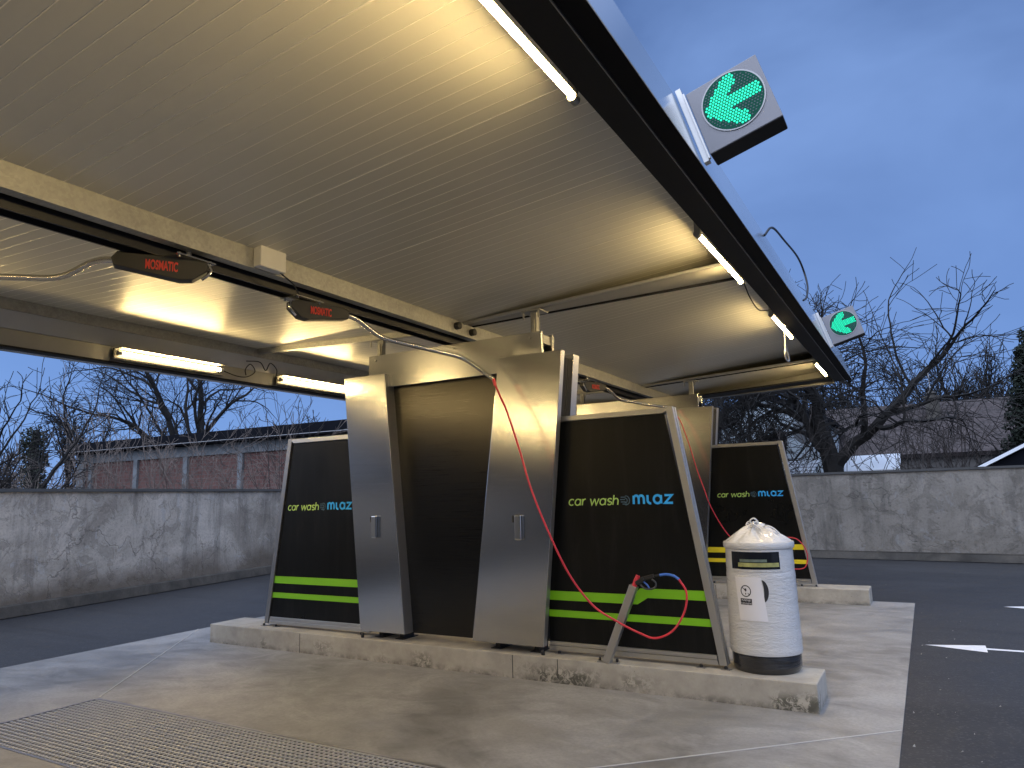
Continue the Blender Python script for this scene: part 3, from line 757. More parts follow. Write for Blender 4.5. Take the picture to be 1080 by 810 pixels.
boom((-4.05, 3.72, 3.02), (-3.93, 4.20, 3.03), bend([(-3.935, 4.18, 3.03), (-3.91, 4.28, 3.03), (-3.87, 4.56, 2.90), (-3.51, 5.28, 2.80), (-3.285, 5.42, 2.60)]), 'black swivel boom with steel arm holding the red hose before the near cabinet', True)
boom((-3.90, 8.75, 3.02), (-3.80, 9.25, 3.03), bend([(-3.805, 9.22, 3.03), (-3.78, 9.34, 3.03), (-3.75, 9.7, 2.90), (-3.50, 10.3, 2.86), (-3.28, 10.65, 2.84)]), 'far swivel boom glimpsed above the green striped panel, before the farther cabinet', True)

# hoses and gun holders
def hose(pts, lab, r=.0085):
    m = MB(); m.tube(smooth_path(pts, 8), r, 8); return tag(m.build('red_hose', M['red_hose'], smooth=True), lab, 'hose', 'red pressure hoses')
H = hose([(-3.278, 5.42, 2.57), (-3.20, 5.40, 2.42), (-3.125, 5.38, 2.279), (-2.988, 5.34, 1.938), (-2.878, 5.32, 1.613), (-2.74, 5.34, 1.261), (-2.603, 5.42, .915), (-2.439, 5.50, .665),
      (-2.26, 5.55, .543), (-2.073, 5.57, .458), (-1.947, 5.58, .429), (-1.813, 5.60, .492), (-1.72, 5.62, .636), (-1.696, 5.62, .779), (-1.749, 5.62, .877)], 'red hose sweeping down from the near boom and looping before the green stripes')
m = MB(); m.tube(smooth_path([(-1.749, 5.62, .877), (-1.79, 5.62, .902), (-1.85, 5.62, .912), (-1.90, 5.61, .905)], 5), .0105, 8); m.build('blue_sleeve', M['blue_hose'], H, smooth=True)
hose([(-3.27, 10.67, 2.80), (-3.15, 10.63, 2.64), (-3.076, 10.6, 2.452), (-2.98, 10.55, 2.15), (-2.899, 10.5, 1.875), (-2.81, 10.5, 1.58), (-2.729, 10.5, 1.323), (-2.574, 10.6, .981), (-2.38, 10.7, .74), (-2.182, 10.8, .573), (-1.95, 10.8, .48),
      (-1.744, 10.8, .453), (-1.60, 10.84, .46), (-1.545, 10.85, .53), (-1.53, 10.85, .64), (-1.56, 10.85, .75), (-1.64, 10.85, .85), (-1.743, 10.85, .88), (-1.90, 10.84, .88)], 'farther red hose hanging before the yellow striped panel', r=.007)
def holder(dy, lab, lab2):
    t = thing('gun_holder', (-2.38, 5.62 + dy, .20), lab, 'gun holder', 'slanted steel gun holders')
    m = MB(); m.bar((-2.385, 5.62 + dy, .206), (-2.122, 5.62 + dy, .815), .062, .062, (0, 1, 0)); m.build('square_tube', M['alu'], t, bevel=.004)
    m = MB(); m.box(-2.47, 5.602 + dy, .2005, -2.29, 5.68 + dy, .208, 0); m.build('base_plate', M['alu'], t)
    for q in (-2.455, -2.305):
        m = MB(); m.lathe((q, 5.64 + dy, .208), [(.011, 0), (.011, .02), (.006, .026)], 8); m.build('base_bolt', M['rubber'], t)
    g_ = thing('spray_gun', (-2.10, 5.62 + dy, .80), lab2, 'spray gun', 'black spray guns resting in their holders')
    Y = 5.62 + dy
    m = MB(); m.tube([(-2.125, Y, .80), (-2.10, Y, .855), (-2.085, Y, .895)], [.020, .023, .017], 12); m.build('red_grip', M['red_hose'], g_, smooth=True)
    m = MB(); m.bar((-2.10, Y - .002, .835), (-2.03, Y - .002, .872), .032, .05, (0, 1, 0)); m.bar((-2.06, Y, .868), (-1.95, Y, .898), .030, .034, (0, 1, 0))
    m.tube([(-1.96, Y, .893), (-1.90, Y, .905)], .010, 8)
    m.build('gun_body', M['rubber'], g_, bevel=.004)
    m = MB(); m.tube(smooth_path([(-2.075, Y, .835), (-2.04, Y, .80), (-1.99, Y, .793), (-1.945, Y, .81), (-1.94, Y, .845), (-1.97, Y, .87)], 5), .008, 8); m.build('trigger_guard', simple('dark_grey_plastic', (.05, .055, .06), .4), g_, smooth=True)
    m = MB(); m.tube([(-2.04, Y, .85), (-2.01, Y, .825), (-1.995, Y, .80)], .007, 6); m.build('trigger', M['blue_hose'], g_, smooth=True)
    m = MB(); m.tube([(-2.125, Y, .80), (-2.17, Y, .70)], .008, 8); m.build('lance', M['chrome'], g_)
holder(0, 'slanted square steel gun holder standing before the green striped panel', 'black spray gun with red grip resting on the near slanted holder')
holder(5.23, 'farther slanted gun holder before the yellow striped panel', 'farther spray gun before the yellow striped panel, mostly hidden by the bin')

# ------------------------------------------------------------------ litter bin
bc = V(-1.195, 5.945, .20); BR = .252
tb = thing('litter_bin', bc, 'pale grey litter bin wrapped in stretch film with black foot, standing on the island end', 'litter bin')
random.seed(3)
def film_profile(r0, r1, z0, z1, n):
    return [(r0 + (r1 - r0) * i / n + random.uniform(-.0016, .0016), z0 + (z1 - z0) * i / n) for i in range(n + 1)]
m = MB(); m.lathe(bc, [(.235, .0), (.243, .012)] + film_profile(.254, .254, .03, .125, 5) + [(.24, .133)], 72); m.build('black_foot', M['filmdark'], tb, smooth=True)
m = MB(); m.lathe(bc, [(.24, .128), (.262, .134)] + film_profile(.266, .252, .145, .90, 40) + [(.252, .905)], 96); m.build('body', M['film'], tb, smooth=True)
m = MB(); m.lathe(bc, [(.246, .903), (.262, .908), (.266, .918), (.266, .945), (.262, .955), (.25, .958)], 96); m.build('rim', M['film'], tb, smooth=True)
# crumpled film dome
vs = []; fs = []; N1, N2 = 16, 72
for i in range(N1 + 1):
    u = i / N1
    for k in range(N2):
        a = 2 * PI * k / N2
        wr = math.sin(a * 7 + 1.3 * math.sin(a * 3)) * .006 + math.sin(a * 13 + u * 5) * .004 + math.sin(a * 23 + 2) * .0025
        r = (.258 * (1 - u) + .02 * u)
        z = .95 + .130 * (u ** .85) + wr * (u * (1.25 - u) * 4) + (.016 * math.sin(a * 2 + 1) * u)
        vs.append((bc.x + r * math.cos(a) - .018 * u, bc.y + r * math.sin(a), bc.z + z))
for i in range(N1):
    for k in range(N2):
        k2 = (k + 1) % N2; fs.append((i * N2 + k, i * N2 + k2, (i + 1) * N2 + k2, (i + 1) * N2 + k))
fs.append(tuple(range(N1 * N2, (N1 + 1) * N2)))
m = MB().add(vs, fs)
lid = m.build('film_cover', M['film'], tb, smooth=True, angle=50)
m = MB(); kx, ky, kz = bc.x - .022, bc.y, bc.z + 1.075
for q in range(9):
    a = random.uniform(0, 6.28); b = random.uniform(0, 6.28); rr = random.uniform(.02, .05)
    p0 = V(kx + random.uniform(-.03, .03), ky + random.uniform(-.03, .03), kz - .01)
    m.tube(smooth_path([p0, p0 + V(rr * math.cos(a), rr * math.sin(a), random.uniform(.01, .045)), p0 + V(rr * 1.6 * math.cos(b), rr * 1.6 * math.sin(b), random.uniform(0, .02)), p0 + V(rr * 2.2 * math.cos(b + .6), rr * 2.2 * math.sin(b + .6), -.015)], 4), [.006] * 13, 5)
m.tube(smooth_path([(kx - .01, ky, kz - .01), (kx - .025, ky - .01, kz + .035), (kx + .005, ky - .01, kz + .055), (kx + .03, ky, kz + .03), (kx + .04, ky, kz - .01)], 4), .007, 6)
m.tube(smooth_path([(kx + .07, ky - .02, kz - .02), (kx + .10, ky - .03, kz + .0), (kx + .15, ky - .03, kz - .02), (kx + .19, ky - .02, kz - .06)], 4), .007, 6)
m.build('film_knot', M['film'], lid, smooth=True)
a0 = math.atan2(-bc.y, -bc.x)
def cyl(u, z, off=0.):   # u metres along the surface to the right as seen from the front
    r = .266 - .014 * (z - .175) / .725 + off
    a = a0 + u / .256; return V(bc.x + r * math.cos(a), bc.y + r * math.sin(a), bc.z + z)
def wrap(outline_n, shape, z_off0, z_off1, mat, name, parent, nx=20):
    """grid patch wrapped on the cylinder; shape(u,v)->(U,Z) for u,v in 0..1"""
    m = MB(); vs = []; nz = outline_n
    for o_ in (z_off0, z_off1):
        for jx in range(nz + 1):
            for i in range(nx + 1):
                U, Z = shape(i / nx, jx / nz); vs.append(cyl(U, Z, o_))
    W_ = nx + 1; K = W_ * (nz + 1); fs = []
    for jx in range(nz):
        for i in range(nx):
            a = jx * W_ + i; fs.append((K + a, K + a + 1, K + a + W_ + 1, K + a + W_)); fs.append((a, a + W_, a + W_ + 1, a + 1))
    for i in range(nx):
        fs.append((i, i + 1, K + i + 1, K + i)); a = nz * W_ + i; fs.append((a + 1, a, K + a, K + a + 1))
    for jx in range(nz):
        a = jx * W_; fs.append((a + W_, a, K + a, K + a + W_)); a += nx; fs.append((a, a + W_, K + a + W_, K + a))
    m.add(vs, fs); return m.build(name, mat, parent, smooth=True, angle=30)
rect = lambda U0, U1, Z0, Z1: (lambda u, v: (U0 + (U1 - U0) * u, Z0 + (Z1 - Z0) * v))
OU0, OU1, OZ0, OZ1 = -.250, .172, .742, .902
# mouth: raised frame round a dark slot with printed card inside
wrap(4, rect(OU0, OU1, OZ0, OZ1), .0005, .004, M['film'], 'mouth_frame', tb)
wrap(3, rect(OU0 + .022, OU1 - .022, OZ0 + .018, OZ1 - .014), .0045, .0060, M['window'], 'mouth', tb)
wrap(3, rect(OU0 + .085, OU1 - .03, OZ0 + .036, OZ0 + .066), .0063, .0075, M['card'], 'printed_card', tb)
wrap(2, rect(OU0 + .10, OU1 - .12, OZ0 + .072, OZ0 + .092), .0063, .0072, simple('grey_green_card', (.12, .16, .13), .6, var=.6, nscale=40), 'printed_card', tb)
wrap(6, lambda u, v: (-.205 + .205 * u + .03 * (1 - v), .385 + .315 * v), .002, .004, M['paper'], 'notice_sheet', tb)
ns = [o for o in tb.children if o.name.startswith('notice_sheet')][0]
# prohibition symbol and caption on the sheet
m = MB(); scx, scz, rr_ = -.117, .600, .040
def ringpts(r1, n=36): return [(scx + r1 * math.cos(2 * PI * i / n), scz + r1 * 1.05 * math.sin(2 * PI * i / n)) for i in range(n)]
for (r1, r2) in ((.041, .034),):
    A_ = ringpts(r1); B_ = ringpts(r2); n_ = len(A_); vs = [cyl(*p, .0046) for p in A_] + [cyl(*p, .0046) for p in B_]
    m.add(vs, [(i, (i + 1) % n_, n_ + (i + 1) % n_, n_ + i) for i in range(n_)])
def patch(m, pts, off=.0046): m.add([cyl(scx + a, scz + b, off) for a, b in pts], [tuple(range(len(pts)))])
patch(m, [(-.027, .022), (-.023, .026), (.027, -.022), (.023, -.026)], .0048)
patch(m, [(-.016, .016), (.004, .020), (.008, .006), (.002, -.006), (-.006, .002)], .0050)
patch(m, [(-.004, -.014), (.002, -.012), (.004, -.026), (-.004, -.026)], .0050)
m.build('prohibition_symbol', M['ink'], ns)
wrap(2, rect(scx - .045, scx + .043, .500, .545), .0044, .0050, M['ink'], 'caption_block', ns)
for (txt, zz) in (('PUŠENJE', .5265), ('ZABRANJENO', .5055)):
    cu = bpy.data.curves.new('c', 'FONT'); cu.body = txt; cu.size = .019 if len(txt) < 9 else .0148; cu.align_x = 'CENTER'
    me = bpy.data.meshes.new_from_object(bpy.data.objects.new('tmp', cu))
    m = MB().add([cyl(scx - .001 + v.co.x, zz + v.co.y, .0056) for v in me.vertices], [tuple(p.vertices) for p in me.polygons]); m.build('caption', M['paper'], ns)
# half covered black emblem right of the sheet
m = MB(); pts = arc(-.003, .60, .052, .085, -75, 75, 16); inner = arc(-.003, .60, .018, .088, 68, -68, 16)
pp = pts + inner; A_ = pts; B_ = inner[::-1]
vs = [cyl(*p, .003) for p in A_] + [cyl(*p, .003) for p in B_]; n_ = len(A_)
m.add(vs, [(i, i + 1, n_ + i + 1, n_ + i) for i in range(n_ - 1)]); m.build('emblem', M['ink'], tb)

# ------------------------------------------------------------------ boundary walls
def wall(a, b, h, lab, mat, plinth):
    a = V(*a, 0); b = V(*b, 0); d = (b - a).normalized(); n_ = V(0, 0, 1).cross(d)
    if n_.dot(-a) > 0: n_ = -n_      # away from camera
    t = thing('boundary_wall', (a + b) / 2, lab, 'wall', 'plastered boundary walls')
    m = MB(); m.prism([a, a + n_ * .3, a + n_ * .3 + V(0, 0, h), a + V(0, 0, h)], b - a); m.build('plaster_face', mat, t)
    m = MB(); c = a + V(0, 0, h + .002) - n_ * .04; m.prism([c, c + n_ * .38, c + n_ * .34 + V(0, 0, .05), c + n_ * .04 + V(0, 0, .05)], b - a); m.build('coping', M['coping'], t)
    if plinth:
        m = MB(); c = a - n_ * plinth; L = (b - a).length; k = 0; random.seed(5)
        m.prism([c, a - n_ * .003, a - n_ * .003 + V(0, 0, .17), c + n_ * .05 + V(0, 0, .15)], b - a); m.build('plinth', M['plinth'], t)
    return t
wall((-9.6, -6), (-13.95, 17.1), 1.80, 'long grey and brown stained plaster wall on the left, cracked, with mossy foot', M['plaster'], .12)
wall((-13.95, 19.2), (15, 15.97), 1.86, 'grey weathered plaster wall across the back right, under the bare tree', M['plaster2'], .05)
# small bottle-like white thing at the foot of the back wall
wb = MB(); wb.lathe((-2.86, 17.3, 0), [(.12, 0), (.2, .05), (.21, .22), (.14, .34), (.04, .36)], 18)
tag(wb.build('white_sack', M['film'], smooth=True), 'small white sack lying at the foot of the back wall', 'sack')

# ------------------------------------------------------------------ trees
def rot_dir(d, ang, az):
    d = d.normalized(); o = d.orthogonal().normalized(); o = Matrix.Rotation(az, 3, d) @ o
    return (d * math.cos(ang) + o * math.sin(ang)).normalized()
def grow(ms, p, d, L, r, lev, P, rng):
    nseg = max(3, int(P['seg'] - lev)); pts = [p.copy()]; rs = [r]; q = p.copy(); dd = d.copy()
    up_ = P['up'][min(lev, len(P['up']) - 1)]
    for i in range(nseg):
        w = P['wig'] * (1 if lev else .4)
        dd = (dd + V(rng.gauss(0, w), rng.gauss(0, w), rng.gauss(0, w) + up_)).normalized()
        if q.y < P.get('ymin', -99) and dd.y < 0: dd = V(dd.x, -dd.y, dd.z)
        q = q + dd * (L / nseg); pts.append(q.copy()); rs.append(max(P['rmin'], r * (1 - (1 - P['tap']) * (i + 1) / nseg)))
    ms[0 if lev < P['tl'] else 1].tube(pts, rs, 7 if lev == 0 else (5 if lev < 3 else 3), caps=lev == 0)
    if lev >= P['max']: return
    n_ = P['kids'][min(lev, len(P['kids']) - 1)]
    n_ = max(1, int(n_ + rng.uniform(-.7, .7)))
    for k in range(n_):
        f = P['start'][min(lev, len(P['start']) - 1)]; f = f + (1 - f) * ((k + rng.random() * .8) / n_); f = min(f, .999)
        x = f * nseg; i = int(x); pt = pts[i].lerp(pts[i + 1], x - i); rr = rs[i] + (rs[i + 1] - rs[i]) * (x - i)
        base = (pts[i + 1] - pts[i]).normalized()
        nd = rot_dir(base, rad(rng.uniform(*P['ang'])), rng.uniform(0, 2 * PI))
        nl = L * rng.uniform(*P['len']) * (1.15 - .45 * f)
        nr = max(P['rmin'], rr * rng.uniform(.5, .72))
        grow(ms, pt, nd, nl, nr, lev + 1, P, rng)
    # continue the leader
    if lev < P['max'] and P['lead']:
        grow(ms, pts[-1], dd, L * .62, rs[-1], lev + 1, P, rng)
BP = dict(ymin=-99, seg=7, wig=.16, up=[.02, .05, .03, .0], tap=.55, rmin=.006, tl=1, max=5, kids=[5, 5, 5, 4, 3], start=[.45, .25, .2, .15], ang=(28, 62), len=(.55, .8), lead=True)
def tree(base, h, seed, lab, mat='bark', grp='bare trees beyond the walls', stems=1, r0=.2, lean=(0, 0), name='bare_tree', **kw):
    P = dict(BP); P.update(kw); rng = random.Random(seed)
    t = thing(name, base, lab, 'tree', grp)
    tr, cr = MB(), MB()
    for s_ in range(stems):
        d = V(lean[0] + rng.uniform(-.25, .25) * (stems > 1), lean[1] + rng.uniform(-.25, .25) * (stems > 1), 1).normalized()
        b = V(*base) + V(rng.uniform(-.2, .2), rng.uniform(-.2, .2), -.1) * (1 if stems > 1 else 0)
        grow([tr, cr], b, d, h, r0 * (1 if s_ == 0 else .75), 0, P, rng)
    tr.build('trunk', M[mat], t, smooth=True); cr.build('crown', M[mat], t)
    return t
# the big spreading tree behind the right wall
tree((-2.0, 21.0, 0), 3.1, 17, 'big bare spreading tree with thick dark trunk behind the back wall', r0=.36, kids=[5, 4, 3, 3, 3, 2], len=(.72, 1.05), ang=(25, 66), up=[.0, .10, .02, -.03, -.05, -.03], wig=.15, rmin=.008, ymin=19.2, max=6, seg=9, start=[.55, .3, .15, .1])
tree((-4.6, 20.2, 0), 2.3, 5, 'slim forked bare tree behind the back wall, seen just above the yellow striped panel', r0=.13, stems=2, kids=[4, 4, 4, 3], len=(.6, .9), rmin=.009, max=5, up=[.03, .06, .0])
# ------------------------------------------------------------------ thin trees farther back on the right
TL_R = [(-3.5, 40, 6.0, 21), (1.6, 41, 6.2, 22), (3.4, 43, 6.2, 23), (-.6, 44, 6.4, 24), (5.4, 40, 5.6, 25), (-6.5, 42, 6, 28)]
desc = ['tall thin bare tree far behind the big tree, left of its trunk', 'tall thin bare tree rising behind the chimney', 'far bare tree between the chimney and the dark conifer', 'far bare tree directly behind the big tree crown', 'far bare tree rising behind the dark conifer', 'far bare tree seen over the pale house']
for (x, y, h, sd), ds in zip(TL_R, desc):
    tree((x, y, 0), h * .68, sd, ds, mat='bark', r0=.16, kids=[7, 6, 5, 4], len=(.5, .8), rmin=.014, max=4, up=[.04, .10, .06, .03], ang=(20, 50), wig=.12)
# left background trees
tree((-35.9, 25.7, 0), 6.6, 36, 'large bare tree with two dark stems rising behind the brick building', r0=.36, stems=2, kids=[5, 4, 4, 3, 2], len=(.55, .78), rmin=.012, max=5, up=[.03, .05, .02, .0], ang=(28, 58), start=[.4, .2, .2, .1])
tree((-35.3, 19.0, 0), 3.9, 32, 'small rounded bare tree left of the brick building', r0=.16, kids=[6, 5, 5, 4], len=(.45, .7), rmin=.016, max=4, ang=(25, 50), up=[.03, .08, .04])
tree((-13.9, 6.35, 0), 2.0, 34, 'bare branches reaching in from the left edge over the wall', r0=.07, stems=3, kids=[4, 3, 3, 2], len=(.5, .8), rmin=.006, max=4, lean=(.0, .15), up=[.0, .05, .05])
def bush(base, h, n, seed, lab, mat='bark_light', name='bare_shrub', spread=.5, grp='bare shrubs behind the left wall', r=.014):
    rng = random.Random(seed); t = thing(name, base, lab, 'shrub', grp); m_, m2 = MB(), MB()
    for i in range(n):
        d = V(rng.gauss(0, spread), rng.gauss(0, spread), 1).normalized()
        P = dict(BP); P.update(ymin=18.3 if base[1] > 18 and base[0] > -8 else -99, kids=[4, 3, 2], max=3, rmin=.0055, wig=.14, tap=.4, ang=(20, 55), len=(.4, .7), up=[.03, .04], lead=False, seg=7, start=[.2, .2])
        grow([m_, m2], V(*base) + V(rng.uniform(-.4, .4), rng.uniform(-.4, .4), 0), d, h * rng.uniform(.6, 1.05), r * rng.uniform(.6, 1.2), 0, P, rng)
    m_.build('stems', M[mat], t, smooth=True); m2.build('twigs', M[mat], t)
wn = ['at the left corner of the brick building', 'before the first brick bay', 'before the pale pier of the brick building', 'before the middle brick bay', 'before the right brick bay, nearest the black panel', 'left of the brick building beside the ivy stump', 'at the left edge of the photo']
for i, (x, y) in enumerate(((-19.0, 9.2), (-17.6, 10.3), (-17.2, 11.6), (-16.0, 12.3), (-15.6, 14.0), (-21.5, 9.3), (-16.3, 6.4))):
    bush((x, y, 0), 3.2 if i not in (5, 6) else 2.8, 12 if i not in (5, 6) else 5, 60 + i, 'tangled pale bare shrub ' + wn[i], spread=.32, mat='bark_light' if i < 5 else 'bark_mid')
# tall saplings poking above the roof
for i, (x, y, h) in enumerate(((-15.9, 14.9, 5.2), (-15.4, 13.9, 4.9))):
    bush((x, y, 0), h, 3, 90 + i, ['thin sapling with long whips rising above the brick building roof, left', 'thin sapling with long whips rising above the brick building roof, right'][i], spread=.10, mat='bark_mid', grp='thin saplings above the roof')
for i, (x, y, w_) in enumerate(((.2, 19.6, 'right of the bright shed roof'), (1.1, 20.4, 'before the tiled roof'), (-2.9, 19.3, 'left of the big trunk'), (-.6, 18.9, 'right of the big trunk'))):
    bush((x, y, 0), 2.9, 8, 120 + i, 'bare tangled shrub over the back wall ' + w_, spread=.35, mat='bark_mid', grp='bare shrubs behind the back wall')
# dense thicket masses: nobody could count these stems
def thicket(name, pts, h, n, seed, mat, rmin=.015):
    rng = random.Random(seed); m_ = MB()
    for i in range(n):
        t_ = rng.random() * (len(pts) - 1); k = int(t_); a, b = V(*pts[k], 0), V(*pts[k + 1], 0)
        p = a.lerp(b, t_ - k) + V(rng.uniform(-1.6, 1.6), rng.uniform(-1.6, 1.6), 0)
        P = dict(BP); P.update(kids=[6, 4, 3], max=3, rmin=rmin, wig=.16, tap=.35, ang=(20, 60), len=(.35, .65), up=[.03, .04], lead=False, seg=6, start=[.1, .1])
        grow([m_, m_], p, V(rng.gauss(0, .2), rng.gauss(0, .2), 1).normalized(), h * rng.uniform(.65, 1.1), .05, 0, P, rng)
    tag(m_.build(name, M[mat]), None, None, None, 'stuff')
thicket('bare_thicket', [(-34, 7.5), (-33, 12), (-31.5, 15.5)], 3.5, 55, 7, 'bark_mid')
thicket('bare_thicket', [(-38, 26.5), (-28, 27.5), (-20, 28), (-9, 30)], 5.0, 60, 8, 'bark', .014)
thicket('bare_thicket', [(-7, 46), (0, 48), (6, 47), (14, 44)], 5.6, 90, 9, 'bark', .022)
# brown hedge bank at far left
def leafmass(m, c, rx, ry, rz, n, s_, rng):
    for i in range(n):
        u = V(rng.gauss(0, 1), rng.gauss(0, 1), rng.gauss(0, 1)).normalized() * (rng.random() ** .4)
        p = V(c[0] + u.x * rx, c[1] + u.y * ry, c[2] + u.z * rz)
        a = V(rng.gauss(0, 1), rng.gauss(0, 1), rng.gauss(0, 1)).normalized() * s_; b = a.orthogonal().normalized() * s_ * .6
        m.add([p - a, p + b, p + a, p - b], [(0, 1, 2, 3)])
rng = random.Random(4); m = MB()
for i in range(9): leafmass(m, (-33 + rng.uniform(-1, 1), 7 + i * .9, 1.7), 1.6, 1.2, 1.75, 1500, .09, rng)
tag(m.build('dry_brush_bank', simple('dry_brush', (.040, .034, .034), .95, var=.4)), kind='stuff')
# ivy covered stump / conifer
t = thing('ivy_clad_tree', (-26.3, 13.0, 0), 'dark ivy clad trunk left of the brick building', 'tree', None)
m = MB(); m.tube([(-26.3, 13, 0), (-26.2, 13, 2.5), (-26.3, 13.05, 4.2)], [.25, .2, .1], 8); m.build('trunk', M['bark'], t)
m = MB(); rng = random.Random(14)
for k in range(9): leafmass(m, (-26.3 + rng.uniform(-.15, .15), 13 + rng.uniform(-.2, .2), .6 + k * .42), .42, .42, .42, 500, .05, rng)
m.build('ivy', M['ivy'], t)
t = thing('dark_conifer', (2.75, 22.0, 0), 'dense dark conifer at the right edge of the photo behind the wall', 'tree')
m = MB(); m.tube([(2.75, 22, 0), (2.75, 22, 5.3)], [.16, .03], 8); m.build('trunk', M['bark'], t)
m = MB(); rng = random.Random(15)
for k in range(26):
    z = .8 + k * .175; rr = .30 + 1.0 * (1 - k / 26) ** .8
    for q in range(5):
        a = rng.uniform(0, 2 * PI); leafmass(m, (2.75 + rr * .55 * math.cos(a), 22 + rr * .55 * math.sin(a), z + rng.uniform(-.1, .1)), rr * .5, rr * .5, .22, 190, .055, rng)
m.build('crown', M['needle'], t)

# ------------------------------------------------------------------ background buildings
# long low brick building, left
# facade runs from A to B
A = V(-32.5, 17.9, 0); B = V(-6.0, 19.1, 0)
d = (B - A); LBL = d.length; d.normalize(); n_ = V(-d.y, d.x, 0)
bt = thing('brick_building', A + d * 8, 'long low red brick building with pale frame and black flat roof behind the left wall', 'building')
FP = lambda u, z, o_=0.: A + d * u + V(0, 0, z) + n_ * o_
HB = 3.86
def slab_f(m, u0, z0, u1, z1, o0, o1): m.prism([FP(u0, z0, o0), FP(u1, z0, o0), FP(u1, z1, o0), FP(u0, z1, o0)], n_ * (o1 - o0))
m = MB(); slab_f(m, .0, 0, LBL, HB - .05, .12, 6.0); m.build('brick_infill', M['brick'], bt)
u = 0
while u < LBL:
    m = MB(); slab_f(m, u, 0, u + (.5 if u == 0 else .25), HB - .42, .02, .30); m.build('pier', M['frame_conc'], bt); u += 3.05 if u else .8
m = MB(); slab_f(m, 0, HB - .42, LBL, HB - .02, .015, .31); m.build('ring_beam', M['frame_conc'], bt)
m = MB(); slab_f(m, -.25, HB, LBL + .3, HB + .42, -.5, 6.4); m.build('roof', M['dark_roof'], bt)
m = MB(); slab_f(m, -.27, HB + .05, LBL + .3, HB + .07, -.525, -.502); m.build('gutter_trim', M['alu_dark'], bt)

# tiled house, right
h = thing('tiled_house', (1.5, 33, 0), 'old house with dark tiled roof and chimney behind the bare tree', 'house', None)
m = MB(); m.prism([(-7.5, 30.9, 2.75), (-7.5, 34.0, 4.95), (-7.5, 37.1, 2.75), (-7.5, 37.0, 2.6), (-7.5, 31.0, 2.6)], (12.2, 0, 0)); rf = m.build('roof', M['tiles'], h)
m = MB(); m.box(-7.3, 31.2, 0, 4.5, 36.8, 2.6); m.build('wall', M['house_dim'], h)
m = MB(); m.box(.28, 32.9, 4.0, .78, 33.35, 5.02); m.box(.22, 32.84, 5.02, .84, 33.41, 5.10); m.lathe((.53, 33.12, 5.10), [(.13, 0), (.13, .1), (.2, .12), (.02, .28)], 10); m.build('chimney', M['plinth'], rf)
m = MB(); m.tube([(.52, 33.3, 4.7), (.50, 33.3, 6.4)], .02, 5); m.build('aerial', M['alu_dark'], h)
for xx in (-3.2, .4, 2.6):
    m = MB(); m.box(xx, 31.17, 1.0, xx + .9, 31.199, 2.1); m.build('window', M['window'], h)
# pale gabled house with dish
h = thing('pale_house', (-5.6, 27.5, 0), 'pale blue grey gabled house behind the branches, left of the big tree', 'house')
m = MB(); m.prism([(-8.0, 27.0, 0), (-2.9, 27.0, 0), (-2.9, 27.0, 3.9), (-5.2, 27.0, 5.0), (-8.0, 27.0, 3.1)], (0, 5, 0)); m.build('wall', M['house_grey'], h)
m = MB(); m.prism([(-8.3, 26.8, 2.92), (-5.2, 26.8, 5.05), (-2.6, 26.8, 3.80), (-2.6, 26.8, 3.92), (-5.2, 26.8, 5.20), (-8.3, 26.8, 3.06)], (0, 5.4, 0)); m.build('roof', M['dark_roof'], h)
m = MB(); m.box(-5.0, 26.94, 2.4, -4.2, 26.99, 3.5); w = m.build('window', M['window'], h)
m = MB(); m.box(-5.06, 26.90, 2.34, -4.14, 26.935, 2.39); m.build('sill', M['frame_conc'], w)
m = MB(); m.lathe((0, 0, 0), [(.42, 0), (.40, .05), (.25, .10), (.02, .12)], 24); m.v = [(-3.42 + v[0], 26.2 + v[2], 3.5 + v[1]) for v in m.v]
m.tube([(-3.42, 26.3, 3.5), (-3.42, 26.6, 3.35), (-3.42, 26.99, 3.35)], .03, 6); m.tube([(-3.42, 26.24, 3.15), (-3.42, 25.9, 3.4)], .015, 5)
ds = m.build('satellite_dish', M['dish'], smooth=True); tag(ds, 'round grey satellite dish on the pale house wall', 'satellite dish')
# sheds just behind the wall
h = thing('flat_shed', (-1.1, 21.8, 0), 'low shed with a bright pale roof right of the big trunk behind the wall', 'shed')
m = MB(); m.box(-1.85, 21.6, 0, -.6, 23.2, 1.9); m.build('wall', M['house_dim'], h)
m = MB(); m.prism([(-1.95, 21.4, 1.96), (-.55, 21.4, 1.98), (-.55, 23.3, 2.45), (-1.95, 23.3, 2.43)], (0, 0, .04)); m.build('roof', M['snow'], h)
h = thing('low_pale_shed', (-3.1, 21.8, 0), 'low striped pale shed roof left of the big trunk behind the wall', 'shed')
m = MB(); m.box(-4.0, 21.6, 0, -2.75, 23.2, 1.9); m.build('wall', M['house_dim'], h)
m = MB(); m.prism([(-4.05, 21.4, 1.94), (-2.7, 21.4, 1.94), (-2.7, 23.3, 2.36), (-4.05, 23.3, 2.36)], (0, 0, .04)); m.build('roof', M['snow'], h)
m = MB()
for k in range(3): yk = 21.7 + k * .5; m.box(-4.06, yk, 2.03 + k * .11, -2.69, yk + .12, 2.06 + k * .11)
m.build('roof_batten', M['dark_roof'], h)
h = thing('lean_to_shed', (2.0, 20.0, 0), 'dark lean-to shed with a pale slanted roof edge at the right edge of the photo', 'shed')
m = MB(); m.prism([(1.15, 19.5, 0), (3.2, 19.5, 0), (3.2, 19.5, 2.95), (1.15, 19.5, 1.90)], (0, 2, 0)); m.build('wall', M['dark_roof'], h)
m = MB(); m.bar((.95, 19.40, 1.86), (3.3, 19.40, 3.08), .10, .07, (0, 0, 1)); m.build('roof_edge', M['snow'], h)
m = MB(); m.bar((.95, 20.5, 1.90), (3.3, 20.5, 3.12), 2.1, .03, (0, 0, 1)); m.build('roof', M['dark_roof'], h)

